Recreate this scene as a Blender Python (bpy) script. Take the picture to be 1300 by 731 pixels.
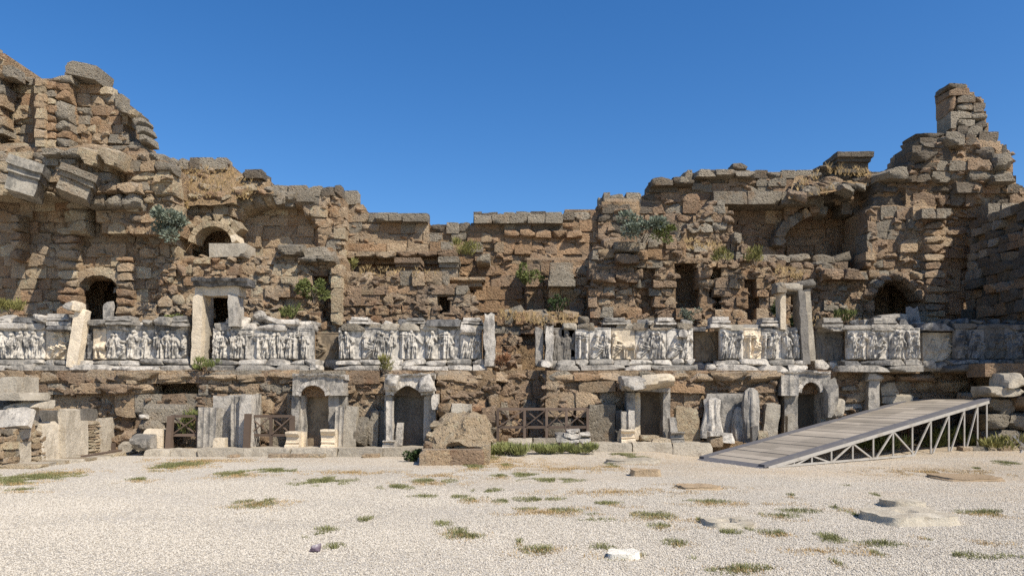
import bpy, math, random
import numpy as np
from mathutils import Vector, Matrix, Euler, noise
random.seed(7); np.random.seed(7)
SC = bpy.context.scene
for o in list(bpy.data.objects): bpy.data.objects.remove(o)
COL = SC.collection
# ------------------------------------------------------------------ camera, sky, sun, exposure
F, HOR, CZ = 940.0, 502.0, 1.6            # focal length and horizon in pixels of a 1300 x 731 frame, eye height
cam_d = bpy.data.cameras.new('camera'); cam = bpy.data.objects.new('camera', cam_d); COL.objects.link(cam)
cam_d.sensor_width = 36; cam_d.lens = F*36/1300; cam_d.shift_y = (HOR-365.5)/1300
cam_d.clip_start = .05; cam_d.clip_end = 5000
cam.location = (0, 0, CZ); cam.rotation_euler = (math.pi/2, 0, 0)
SC.camera = cam
SUN = Vector((0.62, -0.57, 1.0)).normalized()
elev = math.asin(SUN.z); azim = math.atan2(SUN.x, SUN.y)
W = bpy.data.worlds.new('World'); SC.world = W; W.use_nodes = True
nt = W.node_tree; nt.nodes.clear()
sky = nt.nodes.new('ShaderNodeTexSky'); sky.sky_type = 'NISHITA'; sky.sun_disc = False
sky.sun_elevation = elev; sky.sun_rotation = azim
sky.altitude = 0; sky.air_density = 1.0; sky.dust_density = 0.6; sky.ozone_density = 4.5
bg = nt.nodes.new('ShaderNodeBackground'); bg.inputs['Strength'].default_value = 0.115
ow = nt.nodes.new('ShaderNodeOutputWorld')
hs = nt.nodes.new('ShaderNodeHueSaturation'); hs.inputs['Saturation'].default_value = 1.28; hs.inputs['Hue'].default_value = .505
nt.links.new(sky.outputs[0], hs.inputs['Color']); nt.links.new(hs.outputs[0], bg.inputs[0]); nt.links.new(bg.outputs[0], ow.inputs[0])
sun_d = bpy.data.lights.new('sun', 'SUN'); sun_d.energy = 4.9; sun_d.angle = math.radians(.5); sun_d.color = (1, .94, .84)
sun = bpy.data.objects.new('sun', sun_d); COL.objects.link(sun)
sun.rotation_euler = (-SUN).to_track_quat('-Z', 'Y').to_euler(); sun.location = (20, -10, 30)
SC.view_settings.view_transform = 'Standard'; SC.view_settings.look = 'None'
SC.view_settings.exposure = 0.40; SC.view_settings.gamma = 1; SC.view_settings.use_curve_mapping = False
SC.render.engine = 'CYCLES'; SC.cycles.use_denoising = False; SC.cycles.use_adaptive_sampling = False; SC.cycles.sample_clamp_indirect = 2.0
# ------------------------------------------------------------------ helpers
def P(px, py, Y): return Vector(((px-650)*Y/F, Y, CZ+(HOR-py)*Y/F))
def link(o): COL.objects.link(o); return o
def thing(name, label, cat, loc=(0, 0, 0), group=None):
    o = link(bpy.data.objects.new(name, None)); o.location = loc; o.empty_display_size = .2
    o['label'] = label; o['category'] = cat; o['kind'] = 'thing'
    if group: o['group'] = group
    return o
def tag(o, label, cat, group=None):
    o['label'] = label; o['category'] = cat; o['kind'] = 'thing'
    if group: o['group'] = group
    return o
def mesh_obj(name, v, f, m, root=None, smooth=True, kind=None, loc=(0, 0, 0), sharp=.55):
    """verts in world space, or relative to loc; stored relative to the root or loc"""
    me = bpy.data.meshes.new(name)
    v = np.asarray(v, dtype=float)
    off = np.array(root.location) if root else np.array(loc, dtype=float)
    if root and root.parent: off = off + np.array(root.parent.location)
    me.from_pydata((v-off).tolist(), [], f); me.update()
    if smooth:
        me.polygons.foreach_set('use_smooth', [True]*len(me.polygons))
        if sharp: me.set_sharp_from_angle(angle=sharp)
    me.materials.append(m)
    o = link(bpy.data.objects.new(name, me))
    if root: o.parent = root
    else: o.location = off
    if kind: o['kind'] = kind
    return o
_BG = {}
def boxgrid(nx, ny, nz):
    """unit cube surface lattice, corners -.5 .. .5"""
    if (nx, ny, nz) in _BG: return _BG[(nx, ny, nz)]
    idx, v, f = {}, [], []
    def g(i, j, k):
        t = (i, j, k)
        if t not in idx: idx[t] = len(v); v.append((i/nx-.5, j/ny-.5, k/nz-.5))
        return idx[t]
    for i in range(nx):
        for j in range(ny):
            f.append((g(i, j, 0), g(i, j+1, 0), g(i+1, j+1, 0), g(i+1, j, 0)))
            f.append((g(i, j, nz), g(i+1, j, nz), g(i+1, j+1, nz), g(i, j+1, nz)))
    for i in range(nx):
        for k in range(nz):
            f.append((g(i, 0, k), g(i+1, 0, k), g(i+1, 0, k+1), g(i, 0, k+1)))
            f.append((g(i, ny, k), g(i, ny, k+1), g(i+1, ny, k+1), g(i+1, ny, k)))
    for j in range(ny):
        for k in range(nz):
            f.append((g(0, j, k), g(0, j, k+1), g(0, j+1, k+1), g(0, j+1, k)))
            f.append((g(nx, j, k), g(nx, j+1, k), g(nx, j+1, k+1), g(nx, j, k+1)))
    _BG[(nx, ny, nz)] = (np.array(v), f)
    return _BG[(nx, ny, nz)]
def nz3(p, s=1.0, seed=0.0):
    return noise.noise(Vector((p[0]*s+seed*3.17, p[1]*s+seed*1.31, p[2]*s-seed*2.3)))
def nzv(V, s, seed, amp):
    return np.array([[nz3(p, s, seed), nz3(p, s, seed+11), nz3(p, s, seed+23)] for p in V])*amp
# ------------------------------------------------------------------ materials
def ramp(nt, fac, stops):
    r = nt.nodes.new('ShaderNodeValToRGB'); e = r.color_ramp.elements
    while len(e) < len(stops): e.new(.5)
    for q, (p, c) in zip(e, stops):
        q.position = p; q.color = (c, c, c, 1) if isinstance(c, (int, float)) else (*c, 1)
    nt.links.new(fac, r.inputs[0]); return r.outputs[0]
class M:
    def __init__(s, name, rough=.9):
        s.m = bpy.data.materials.new(name); s.m.use_nodes = True; s.nt = s.m.node_tree
        s.b = s.nt.nodes['Principled BSDF']; s.b.inputs['Roughness'].default_value = rough
        s.b.inputs['Specular IOR Level'].default_value = .2
        s.geo = s.nt.nodes.new('ShaderNodeNewGeometry'); s.pos = s.geo.outputs['Position']
        s.oi = s.nt.nodes.new('ShaderNodeObjectInfo')
    def noise(s, scale, detail=4, rough=.6, vec=None, stretch=None):
        n = s.nt.nodes.new('ShaderNodeTexNoise'); n.inputs['Scale'].default_value = scale
        n.inputs['Detail'].default_value = detail; n.inputs['Roughness'].default_value = rough
        v = vec or s.pos
        if stretch:
            mp = s.nt.nodes.new('ShaderNodeMapping'); mp.inputs['Scale'].default_value = stretch
            s.nt.links.new(v, mp.inputs[0]); v = mp.outputs[0]
        s.nt.links.new(v, n.inputs['Vector']); return n.outputs['Fac']
    def voro(s, scale, out='Distance', feature='F1', stretch=None):
        n = s.nt.nodes.new('ShaderNodeTexVoronoi'); n.inputs['Scale'].default_value = scale; n.feature = feature
        s.nt.links.new(s.pos, n.inputs['Vector']); return n.outputs[out]
    def math(s, op, a, b=None, clamp=False):
        n = s.nt.nodes.new('ShaderNodeMath'); n.operation = op; n.use_clamp = clamp
        for i, x in enumerate((a, b)):
            if x is None: continue
            if isinstance(x, (int, float)): n.inputs[i].default_value = x
            else: s.nt.links.new(x, n.inputs[i])
        return n.outputs[0]
    def mix(s, fac, a, b, mode='MIX'):
        n = s.nt.nodes.new('ShaderNodeMix'); n.data_type = 'RGBA'; n.blend_type = mode
        for i, x in ((0, fac), (6, a), (7, b)):
            if isinstance(x, (int, float)): n.inputs[i].default_value = x if i == 0 else (x, x, x, 1)
            elif isinstance(x, tuple): n.inputs[i].default_value = (*x, 1)
            else: s.nt.links.new(x, n.inputs[i])
        return n.outputs[2]
    def val(s, col, v):
        n = s.nt.nodes.new('ShaderNodeHueSaturation'); s.nt.links.new(col, n.inputs['Color'])
        if isinstance(v, (int, float)): n.inputs['Value'].default_value = v
        else: s.nt.links.new(v, n.inputs['Value'])
        return n.outputs[0]
    def rng(s, x, a, b, c, d):
        n = s.nt.nodes.new('ShaderNodeMapRange')
        for i, q in enumerate((a, b, c, d)): n.inputs[i+1].default_value = q
        s.nt.links.new(x, n.inputs[0]); return n.outputs[0]
    def rand(s): return s.oi.outputs['Random']
    def up(s):
        x = s.nt.nodes.new('ShaderNodeSeparateXYZ'); s.nt.links.new(s.geo.outputs['Normal'], x.inputs[0]); return x.outputs['Z']
    def xyz(s):
        x = s.nt.nodes.new('ShaderNodeSeparateXYZ'); s.nt.links.new(s.pos, x.inputs[0]); return x.outputs
    def bump(s, h, strength=.6, dist=.03):
        n = s.nt.nodes.new('ShaderNodeBump'); n.inputs['Strength'].default_value = strength; n.inputs['Distance'].default_value = dist
        s.nt.links.new(h, n.inputs['Height']); s.nt.links.new(n.outputs[0], s.b.inputs['Normal'])
    def out(s, col):
        if isinstance(col, tuple): s.b.inputs['Base Color'].default_value = (*col, 1)
        else: s.nt.links.new(col, s.b.inputs['Base Color'])
        return s.m
def stone(name, a, b, stain, grey, greyamt=.5, pit=1.0):
    """weathered limestone / conglomerate: two tones, rusty stains, grey lichen on faces that look up, pits"""
    m = M(name, .95)
    c = m.mix(ramp(m.nt, m.noise(.55, 5), [(.38, 0.), (.62, 1.)]), a, b)
    c = m.mix(ramp(m.nt, m.noise(1.3, 6, .65), [(.52, 0.), (.72, .75)]), c, stain)
    sp = m.noise(8, 8, .78)
    c = m.mix(ramp(m.nt, sp, [(.34, .7), (.48, 0.)]), c, tuple(.5*x for x in a))
    c = m.mix(ramp(m.nt, m.noise(5.5, 6, .75), [(.53, 0.), (.68, .6)]), c, tuple(min(.72, 1.5*x) for x in a))
    pt = ramp(m.nt, m.noise(24, 4, .7), [(.30, .7), (.42, 0.)]); c = m.mix(m.math('MULTIPLY', pt, .7*min(1, pit)), c, tuple(.38*x for x in a))
    u = m.math('MULTIPLY', m.rng(m.up(), .05, .75, 0, 1), m.rng(m.noise(3, 4), .35, .6, .25, 1))
    w = m.rng(m.noise(.9, 5, .7), .5, .66, 0, greyamt)
    c = m.mix(m.math('MAXIMUM', m.math('MULTIPLY', u, min(1, greyamt*1.3)), w), c, grey)
    c = m.val(c, m.rng(m.rand(), 0, 1, .80, 1.16))
    v = m.voro(11); h = m.math('ADD', m.math('MULTIPLY', sp, 1.5), m.math('MULTIPLY', ramp(m.nt, v, [(.05, 0.), (.4, 1.)]), .4*pit)); h = m.math('SUBTRACT', h, m.math('MULTIPLY', pt, .35))
    m.bump(h, 1.0, .11)
    return m.out(c)
def marble(name, a, b, soot, amt=.5, rough=.75, streak=True, bump=.8):
    m = M(name, rough)
    c = m.mix(m.noise(1.2, 5), a, b)
    c = m.mix(ramp(m.nt, m.noise(4.5, 5, .65), [(.58, 0.), (.75, .45)]), c, tuple(x*y for x, y in zip(a, (.85, .72, .55))))
    s1 = ramp(m.nt, m.noise(3.2, 8, .78, stretch=(1, 1, .55) if streak else None), [(.475, 0.), (.58, 1.)])
    s2 = ramp(m.nt, m.noise(15, 5, .75), [(.52, 0.), (.66, .8)])
    u = m.math('MULTIPLY', m.rng(m.up(), .1, .8, 0, 1), m.rng(m.noise(4, 5, .7), .36, .52, 0, 1))
    c = m.mix(m.math('MULTIPLY', s2, amt*.75), c, tuple(.5*x+.1*y for x, y in zip(soot, a)))
    c = m.mix(m.math('MULTIPLY', m.math('MAXIMUM', s1, u), amt), c, soot)
    c = m.val(c, m.rng(m.rand(), 0, 1, .8, 1.1))
    h = m.math('ADD', m.noise(9, 8, .75), m.math('MULTIPLY', m.noise(40, 3), .3)); m.bump(h, bump, .05)
    return m.out(c)
TAN = stone('tan_limestone', (.52, .38, .24), (.45, .32, .195), (.41, .225, .105), (.33, .29, .23), .45)
OCH = stone('ochre_sandstone', (.45, .295, .17), (.385, .245, .138), (.36, .185, .095), (.29, .245, .19), .35)
BRN = stone('brown_conglomerate', (.385, .27, .172), (.325, .22, .138), (.34, .185, .10), (.25, .215, .165), .45, 1.4)
GRY = stone('grey_weathered_limestone', (.38, .325, .245), (.33, .275, .20), (.34, .21, .11), (.235, .21, .17), .6, 1.3)
DRK = stone('dark_lichen_stone', (.225, .185, .138), (.19, .15, .105), (.24, .15, .08), (.13, .118, .097), .7, 1.4)
LGT = stone('pale_limestone', (.58, .46, .305), (.51, .39, .245), (.47, .305, .16), (.40, .355, .285), .35, .7)
CORE = stone('rubble_mortar', (.40, .28, .17), (.34, .23, .13), (.34, .175, .09), (.28, .235, .175), .35, 1.6)
EARTH = stone('dry_earth', (.37, .255, .14), (.32, .215, .12), (.36, .20, .09), (.3, .23, .14), .25)
MAR = marble('weathered_marble', (.70, .63, .53), (.57, .51, .425), (.17, .155, .135), .8)
CARV = marble('carved_marble', (.67, .61, .515), (.54, .49, .415), (.15, .14, .125), .92, bump=.35)
MARG = marble('grey_marble', (.47, .42, .35), (.38, .34, .28), (.13, .122, .108), .8)
CARG = marble('grey_carved_marble', (.65, .59, .50), (.52, .47, .39), (.12, .115, .105), .85, bump=.35)
MARC = marble('cream_marble', (.78, .65, .47), (.70, .58, .42), (.40, .33, .24), .4)
MARD = marble('sooty_shaded_marble', (.30, .28, .255), (.20, .19, .175), (.065, .063, .06), .9)  # soot stains; also carries the painted shade of the far right frieze
SLAB = marble('dressed_grey_limestone', (.52, .455, .355), (.44, .38, .29), (.24, .205, .155), .55, .85)
SLABL = marble('pale_dressed_limestone', (.66, .575, .45), (.57, .49, .375), (.30, .25, .18), .5, .85)
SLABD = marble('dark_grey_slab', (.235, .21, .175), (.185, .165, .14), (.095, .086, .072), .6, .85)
def wood(name, a, b, scale=(1, 1, 1)):
    m = M(name, .8); c = m.mix(m.noise(6, 6, .7, stretch=scale), a, b)
    c = m.mix(ramp(m.nt, m.noise(1.7, 5), [(.5, 0.), (.7, .5)]), c, tuple(.6*x for x in a))
    c = m.val(c, m.rng(m.rand(), 0, 1, .75, 1.2)); m.bump(m.noise(30, 4, .6, stretch=scale), .3, .01); return m.out(c)
PLANK = wood('weathered_plank', (.35, .30, .24), (.25, .215, .17), (1, 6, 1))
RUSTW = wood('rust_brown_wood', (.155, .11, .08), (.11, .078, .057))
def paint(name, a, b, rough=.5, metal=0.):
    m = M(name, rough); m.b.inputs['Metallic'].default_value = metal
    c = m.mix(ramp(m.nt, m.noise(5, 6, .7), [(.5, 0.), (.68, .8)]), a, b); m.bump(m.noise(60, 2), .1, .004); return m.out(c)
STEEL = paint('galvanised_steel', (.38, .35, .305), (.25, .215, .17))
EDGE = paint('dark_grey_edge_strip', (.115, .11, .115), (.17, .16, .15), .7)
RUST = paint('rusty_steel', (.26, .14, .08), (.17, .10, .07), .8)
def leafm(name, a, b):
    m = M(name, .7); c = m.mix(m.noise(14, 3), a, b); c = m.mix(ramp(m.nt, m.noise(2.2, 3), [(.4, 0.), (.7, .6)]), c, tuple(.6*x for x in a))
    m.b.inputs['Subsurface Weight'].default_value = 0; return m.out(c)
LEAFB = leafm('blue_green_leaf', (.15, .175, .125), (.24, .26, .185))
LEAFG = leafm('green_leaf', (.11, .135, .035), (.20, .205, .07))
WEED = leafm('fresh_weed', (.20, .225, .07), (.30, .29, .12))
LEAFD = leafm('dark_green_leaf', (.035, .06, .018), (.06, .085, .03))
LEAFY = leafm('yellow_green_leaf', (.19, .18, .05), (.25, .22, .08))
GRASS = leafm('short_green_grass', (.15, .16, .05), (.26, .24, .11))
DRYG = leafm('dry_straw_grass', (.46, .31, .13), (.36, .25, .12))
STEM = leafm('woody_stem', (.16, .12, .08), (.11, .085, .06))
# ------------------------------------------------------------------ block variants, shared between alike pieces
VAR = {}
def variants(kind, n, nx, ny, nz, p, a1, a2, chip, skew):
    """p: how square; a1, a2: coarse and fine unevenness; chip: knocked-off corners and edges; skew: out of true"""
    out = []
    for s in range(n):
        v, f = boxgrid(nx, ny, nz); q = v*2
        r = (np.abs(q)**p).sum(1)**(1/p)
        v2 = q/r[:, None]*.5*1.03
        rs = random.Random(s*7+len(kind)*31)
        x, z = v2[:, 0].copy(), v2[:, 2].copy()
        v2[:, 2] += skew*(rs.uniform(-1, 1)*x+rs.uniform(-1, 1)*x*z*1.6)      # sloping bed, wedge
        v2[:, 0] += skew*(rs.uniform(-1, 1)*z+rs.uniform(-1, 1)*x*z*1.2)
        v2[:, 1] += skew*.6*(rs.uniform(-1, 1)*x+rs.uniform(-1, 1)*z)
        for _ in range(chip):
            n_ = Vector((rs.uniform(-1, 1), -abs(rs.uniform(.2, 1)), rs.choice((-1, 1, 1))*rs.uniform(.2, 1))).normalized()
            nn = np.array(n_); ext = (v2@nn).max(); lim = ext*rs.uniform(.68, .9)
            t = v2@nn-lim; v2 = v2-np.maximum(t, 0)[:, None]*nn
        v2 = v2+nzv(q, 1.1, s+.5, a1)+nzv(q, 2.9, s+40.3, a2)
        out.append((v2, f))
    VAR[kind] = out
variants('neat', 18, 6, 3, 4, 80, .010, .018, 1, .025)
variants('worn', 24, 7, 4, 5, 50, .024, .036, 5, .09)
variants('rock', 24, 7, 4, 6, 20, .045, .055, 8, .2)
variants('flat', 14, 8, 4, 4, 36, .03, .045, 3, .06)
_ME = {}
def vmesh(kind, i, mat, name):
    k = (kind, i, mat.name, name)
    if k not in _ME:
        v, f = VAR[kind][i]; me = bpy.data.meshes.new(name); me.from_pydata(v.tolist(), [], f); me.update()
        me.polygons.foreach_set('use_smooth', [True]*len(me.polygons)); me.set_sharp_from_angle(angle=.32); me.materials.append(mat); _ME[k] = me
    return _ME[k]
R = random.Random(11)
def block(name, root, mat, c, s, rot=(0, 0, 0), kind='worn', label=None):
    o = link(bpy.data.objects.new(name, vmesh(kind, R.randrange(len(VAR[kind])), mat, name)))
    c = Vector(c)
    if root: o.parent = root; c = c-root.location
    o.location = c; o.scale = (s[0]*R.choice((1, 1, -1)) if False else s[0], s[1], s[2]); o.rotation_euler = rot
    if label: o['label'] = label
    return o
def pblock(name, root, mat, x0, y0, x1, y1, Y, d=.5, kind='worn', rot=(0, 0, 0)):
    """block whose front face fills the pixel box at distance Y"""
    a, b = P(x0, y1, Y), P(x1, y0, Y)
    return block(name, root, mat, ((a.x+b.x)/2, Y+d/2, (a.z+b.z)/2), (b.x-a.x, d, b.z-a.z), rot, kind)
def slab(name, root, mat, x0, y0, x1, y1, Y, th=.25, lean=0, yaw=0, back=0, amp=.012, ragged=0, seed=None, p=30, kind=None):
    """dressed stone of its own shape, front face in the pixel box"""
    a, b = P(x0, y1, Y), P(x1, y0, Y); sx, sz = b.x-a.x, b.z-a.z
    return box(name, root, mat, ((a.x+b.x)/2, Y+th/2, a.z), (sx, th, sz), lean, yaw, back, amp, ragged, seed, p)
_seed = [100]
def box(name, root, mat, base, size, lean=0, yaw=0, back=0, amp=.012, ragged=0, seed=None, p=30):
    """base: centre of the foot"""
    if seed is None: _seed[0] += 1; seed = _seed[0]*.37
    sx, sy, sz = size
    n = [max(2, min(16, int(round(q/.11)))) for q in (sx, sy, sz)]
    v, f = boxgrid(*n); q = v*2
    if p < 20: r = (np.abs(q)**p).sum(1)**(1/p); q = q/r[:, None]
    v = q*.5*np.array([sx, sy, sz])
    if p >= 20:                                            # worn arrises and a few knocked corners
        rs = random.Random(int(seed*1000))
        for _ in range(4):
            nn = np.array(Vector((rs.uniform(-1, 1), -abs(rs.uniform(.2, 1)), rs.choice((-1, 1, 1))*rs.uniform(.2, 1))).normalized()); e = (v@nn).max(); t_ = v@nn-e+rs.uniform(.012, .05)*min(1, 2*min(sx, sz)); v = v-np.maximum(t_, 0)[:, None]*nn
    v = v+nzv(v, 3.0, seed, amp*1.4)+nzv(v, 9.0, seed+5, amp*.9)
    if ragged:
        top = np.clip((v[:, 2]/sz), 0, .5)*2
        cut = np.array([nz3((x, 0, 0), 2.2/max(sx, .3), seed+9)+.5*nz3((x, 0, 0), 6/max(sx, .3), seed+3) for x in v[:, 0]])
        v[:, 2] += top**2*cut*ragged
    v[:, 2] += sz/2
    mtx = np.array(Euler((math.radians(back), math.radians(lean), math.radians(yaw))).to_matrix())
    v = v@mtx.T
    base = Vector(base)
    if root: return mesh_obj(name, v+np.array(base), f, mat, root)
    return mesh_obj(name, v+np.array(base), f, mat, None, loc=base)
def bar(name, root, mat, p0, p1, w, d=None):
    p0, p1 = Vector(p0), Vector(p1); d = d or w; z = (p1-p0); L = z.length; z.normalize()
    q = z.to_track_quat('Z', 'Y').to_matrix()
    v, f = boxgrid(1, 1, 1); v = (v+np.array([0, 0, .5]))*np.array([w, d, L])
    return mesh_obj(name, v@np.array(q).T+np.array(p0), f, mat, root, smooth=False)
def mould(name, root, mat, x0, x1, y0, y1, Y, prof, amp=.015, depth=.5):
    """profile (height share 0..1 from the foot, projection in m) run along X"""
    _seed[0] += 1; sd = _seed[0]*.37
    a, b = P(x0, y1, Y), P(x1, y0, Y); nx = max(2, min(60, int((b.x-a.x)/.08)))
    pr = [(0, -depth)]+list(prof)+[(1, -depth)]; k = len(pr); v, f = [], []
    for i in range(nx+1):
        x = a.x+(b.x-a.x)*i/nx
        for (t, pj) in pr: v.append((x, Y-pj, a.z+(b.z-a.z)*t))
    v = np.array(v); v = v+nzv(v, 3.2, sd, amp*1.6)+nzv(v, 11, sd, amp)
    for i in range(nx):
        for j in range(k):
            A = i*k+j; B = i*k+(j+1) % k; f.append((A, A+k, B+k, B))
    f.append(tuple(range(k))); f.append(tuple(nx*k+j for j in reversed(range(k))))
    return mesh_obj(name, v, f, mat, root, smooth=False)
def inpoly(x, y, poly):
    c = False; n = len(poly); j = n-1
    for i in range(n):
        xi, yi = poly[i]; xj, yj = poly[j]
        if (yi > y) != (yj > y) and x < (xj-xi)*(y-yi)/(yj-yi)+xi: c = not c
        j = i
    return c
def rect(x0, y0, x1, y1): return [(x0, y0), (x1, y0), (x1, y1), (x0, y1)]
def archp(x0, x1, top, spring, bot):
    cx, rx, n = (x0+x1)/2, (x1-x0)/2, 10
    return [(x0, bot)]+[(cx-rx*math.cos(math.pi*i/n), spring-(spring-top)*math.sin(math.pi*i/n)) for i in range(n+1)]+[(x1, bot)]
WALLS = []
class Wall:
    """a ruined masonry wall: a rough core with every visible stone a block of its own"""
    def __init__(s, name, label, cat, poly, Y, depth=(), rough=.5, group=None, back=1.6, wob=.12):
        s.poly, s.Y, s.depth, s.rough, s.wob, s.back = poly, Y, list(depth), rough, wob, back
        xs = [p[0] for p in poly]; ys = [p[1] for p in poly]
        s.bb = (min(xs), min(ys), max(xs), max(ys))
        c = P((s.bb[0]+s.bb[2])/2, s.bb[3], Y)
        s.seed = Y*1.7+s.bb[0]*.01
        s.root = thing(name, label, cat, c, group); s.n = 0; s.specs = []; WALLS.append(s)
    def yat(s, x, y, wob=True):
        d = 0
        for pl, dd in s.depth:
            if inpoly(x, y, pl): d = dd
        if wob: d += s.wob*(1.4*nz3((x*.021, y*.026, 0), 1, s.seed)+.7*nz3((x*.06, y*.07, 3), 1, s.seed))
        return s.Y+d
    def core(s, mat=None, step=4, off=.03, inset=4):
        x0, y0, x1, y1 = s.bb; nx, ny = int((x1-x0)/step)+1, int((y1-y0)/step)+1
        ok = lambda x, y: inpoly(x, y, s.poly) and inpoly(x, y-inset, s.poly) and inpoly(x-inset*.6, y, s.poly) and inpoly(x+inset*.6, y, s.poly)
        cell = [[ok(x0+(i+.5)*step, y0+(j+.5)*step) for j in range(ny)] for i in range(nx)]
        v, idx, f = [], {}, []
        dmax = max([0]+[d for _, d in s.depth])+s.back
        def g(i, j, bk):
            k = (i, j, bk)
            if k not in idx:
                px, py = x0+i*step, y0+j*step
                if bk:
                    Yf = s.yat(px, py, False); p = P(px, py, Yf); p.y = max(s.Y+s.back, Yf+.35)
                else:
                    Y = s.yat(px, py)+off+.05*nz3((px*.13, py*.17, 9), 1, s.seed)+.06*nz3((px*.33, py*.4, 4), 1, s.seed); p = P(px, py, Y)
                idx[k] = len(v); v.append(tuple(p))
            return idx[k]
        for i in range(nx):
            for j in range(ny):
                if not cell[i][j]: continue
                f.append((g(i, j, 0), g(i, j+1, 0), g(i+1, j+1, 0), g(i+1, j, 0)))
                f.append((g(i, j, 1), g(i+1, j, 1), g(i+1, j+1, 1), g(i, j+1, 1)))
                for di, dj, a, b in ((-1, 0, (i, j), (i, j+1)), (1, 0, (i+1, j+1), (i+1, j)), (0, -1, (i+1, j), (i, j)), (0, 1, (i, j+1), (i+1, j+1))):
                    ii, jj = i+di, j+dj
                    if not (0 <= ii < nx and 0 <= jj < ny and cell[ii][jj]):
                        f.append((g(*a, 0), g(*a, 1), g(*b, 1), g(*b, 0)))
        mesh_obj('rubble_core', v, f, mat or CORE, s.root)
    def lay(s, mats, region=None, skip=(), h=(13, 19), w=(20, 38), void=.03, kind=None, rough=None, d=.5, jit=1.0, greytop=8, x=None, y=None, topmat=None):
        ro = (s.rough if rough is None else rough)
        specs = s.specs; h = (h[0]*1.08, h[1]*1.14); w = (w[0]*.82, w[1]*.84)
        x0, y0, x1, y1 = s.bb
        if region:
            xs = [p[0] for p in region]; ys = [p[1] for p in region]
            x0, y0, x1, y1 = max(x0, min(xs)), max(y0, min(ys)), min(x1, max(xs)), min(y1, max(ys))
        yb = y1
        while yb > y0+h[0]*.5:
            hh = R.uniform(*h)
            if yb-hh < y0+h[0]*.6 and yb-y0 < h[1]*1.25 and yb-y0 > h[0]*.55: hh = yb-y0
            yc = yb-hh/2; xx = x0-R.uniform(0, w[0])
            while xx < x1:
                ww = R.uniform(*w); ycc = yc+ro*.8*R.uniform(-1, 1)
                good = lambda x_: inpoly(x_, ycc, s.poly) and (not region or inpoly(x_, ycc, region)) and not any(inpoly(x_, ycc, q) for q in skip)
                run = [q for q in range(9) if good(xx+ww*(q+.5)/9)]
                if run and len(run)*ww/9 > 6 and R.random() > void:
                    a_, b_ = xx+ww*run[0]/9, xx+ww*(run[-1]+1)/9; xc = (a_+b_)/2
                    parts = [(a_, b_, yc-hh/2, yc+hh/2)]
                    if ro > .5 and hh > 14 and R.random() < .10: parts = [(a_, b_, yc-hh/2, yc), (a_, b_, yc, yc+hh/2)]
                    elif ro > .5 and b_-a_ > 20 and R.random() < .18: parts = [(a_, a_+(b_-a_)*.45, yc-hh/2, yc+hh/2), (a_+(b_-a_)*.45, b_, yc-hh/2, yc+hh/2)]
                    top = not inpoly(xc, ycc-hh*1.1, s.poly)
                    for (a, b, t, u) in parts:
                        Y = s.yat((a+b)/2, (t+u)/2)-.02+R.uniform(-.07, .05)*(.22+ro*.85)*jit
                        k = kind or ('neat' if R.random() > ro*.7 else 'worn' if R.random() > ro-.62 else 'rock')
                        dd = d*R.uniform(.9, 1.25); sx = (b-a)*Y/F*(.985 if k != 'rock' else 1.06); sz = (u-t)*Y/F*(.985 if k != 'rock' else 1.1)
                        c = P((a+b)/2, (t+u)/2+ro*.8*R.uniform(-1, 1), Y); c.y += dd/2
                        rr = ro*.05
                        mt = R.choice(topmat or mats) if top and topmat else R.choice(mats)
                        specs.append((mt, c, (sx, dd, sz), (rr*R.uniform(-1, 1), rr*R.uniform(-1, 1), rr*1.3*R.uniform(-1, 1)), k)); s.n += 1
                xx += ww
            yb -= hh
    def finish(s):
        """the largest stones as objects, the few past the limit joined"""
        s.specs.sort(key=lambda q: -q[2][0]*q[2][2])
        for (mt, c, sz, rot, k) in s.specs[:292]: block('stone_block', s.root, mt, c, sz, rot, k)
        by = {}
        for q in s.specs[292:]: by.setdefault(q[0].name, []).append(q)
        V, Fc, mi, mats = [], [], [], []
        for i, (nm, L) in enumerate(by.items()):
            mats.append(L[0][0])
            for (mt, c, sz, rot, k) in L:
                v, f = VAR[k][R.randrange(len(VAR[k]))]; b = sum(len(x) for x in V); V.append((v*np.array(sz))@np.array(Euler(rot).to_matrix()).T+np.array(c)); Fc += [tuple(b+j for j in q) for q in f]; mi += [i]*len(f)
        if V:
            o = mesh_obj('smaller_stone_blocks', np.vstack(V), Fc, mats[0], s.root, kind='stuff')
            for m_ in mats[1:]: o.data.materials.append(m_)
            o.data.polygons.foreach_set('material_index', mi)
    def chink(s, n, mat, region=None, skip=(), size=(3, 8)):
        """small rubble too fine to pick apart, joined into one part"""
        pts = [(-.6, -.5, -.3), (.6, -.5, -.35), (.5, -.45, .4), (-.45, -.5, .35), (-.7, .5, -.4), (.7, .5, -.4), (.6, .5, .45), (-.6, .5, .45), (0, -.75, .05)]
        fc = [(0, 1, 8), (1, 2, 8), (2, 3, 8), (3, 0, 8), (0, 4, 5, 1), (1, 5, 6, 2), (2, 6, 7, 3), (3, 7, 4, 0)]
        V, Fc = [], []; x0, y0, x1, y1 = s.bb
        if region: xs = [p[0] for p in region]; ys = [p[1] for p in region]; x0, y0, x1, y1 = min(xs), min(ys), max(xs), max(ys)
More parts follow.
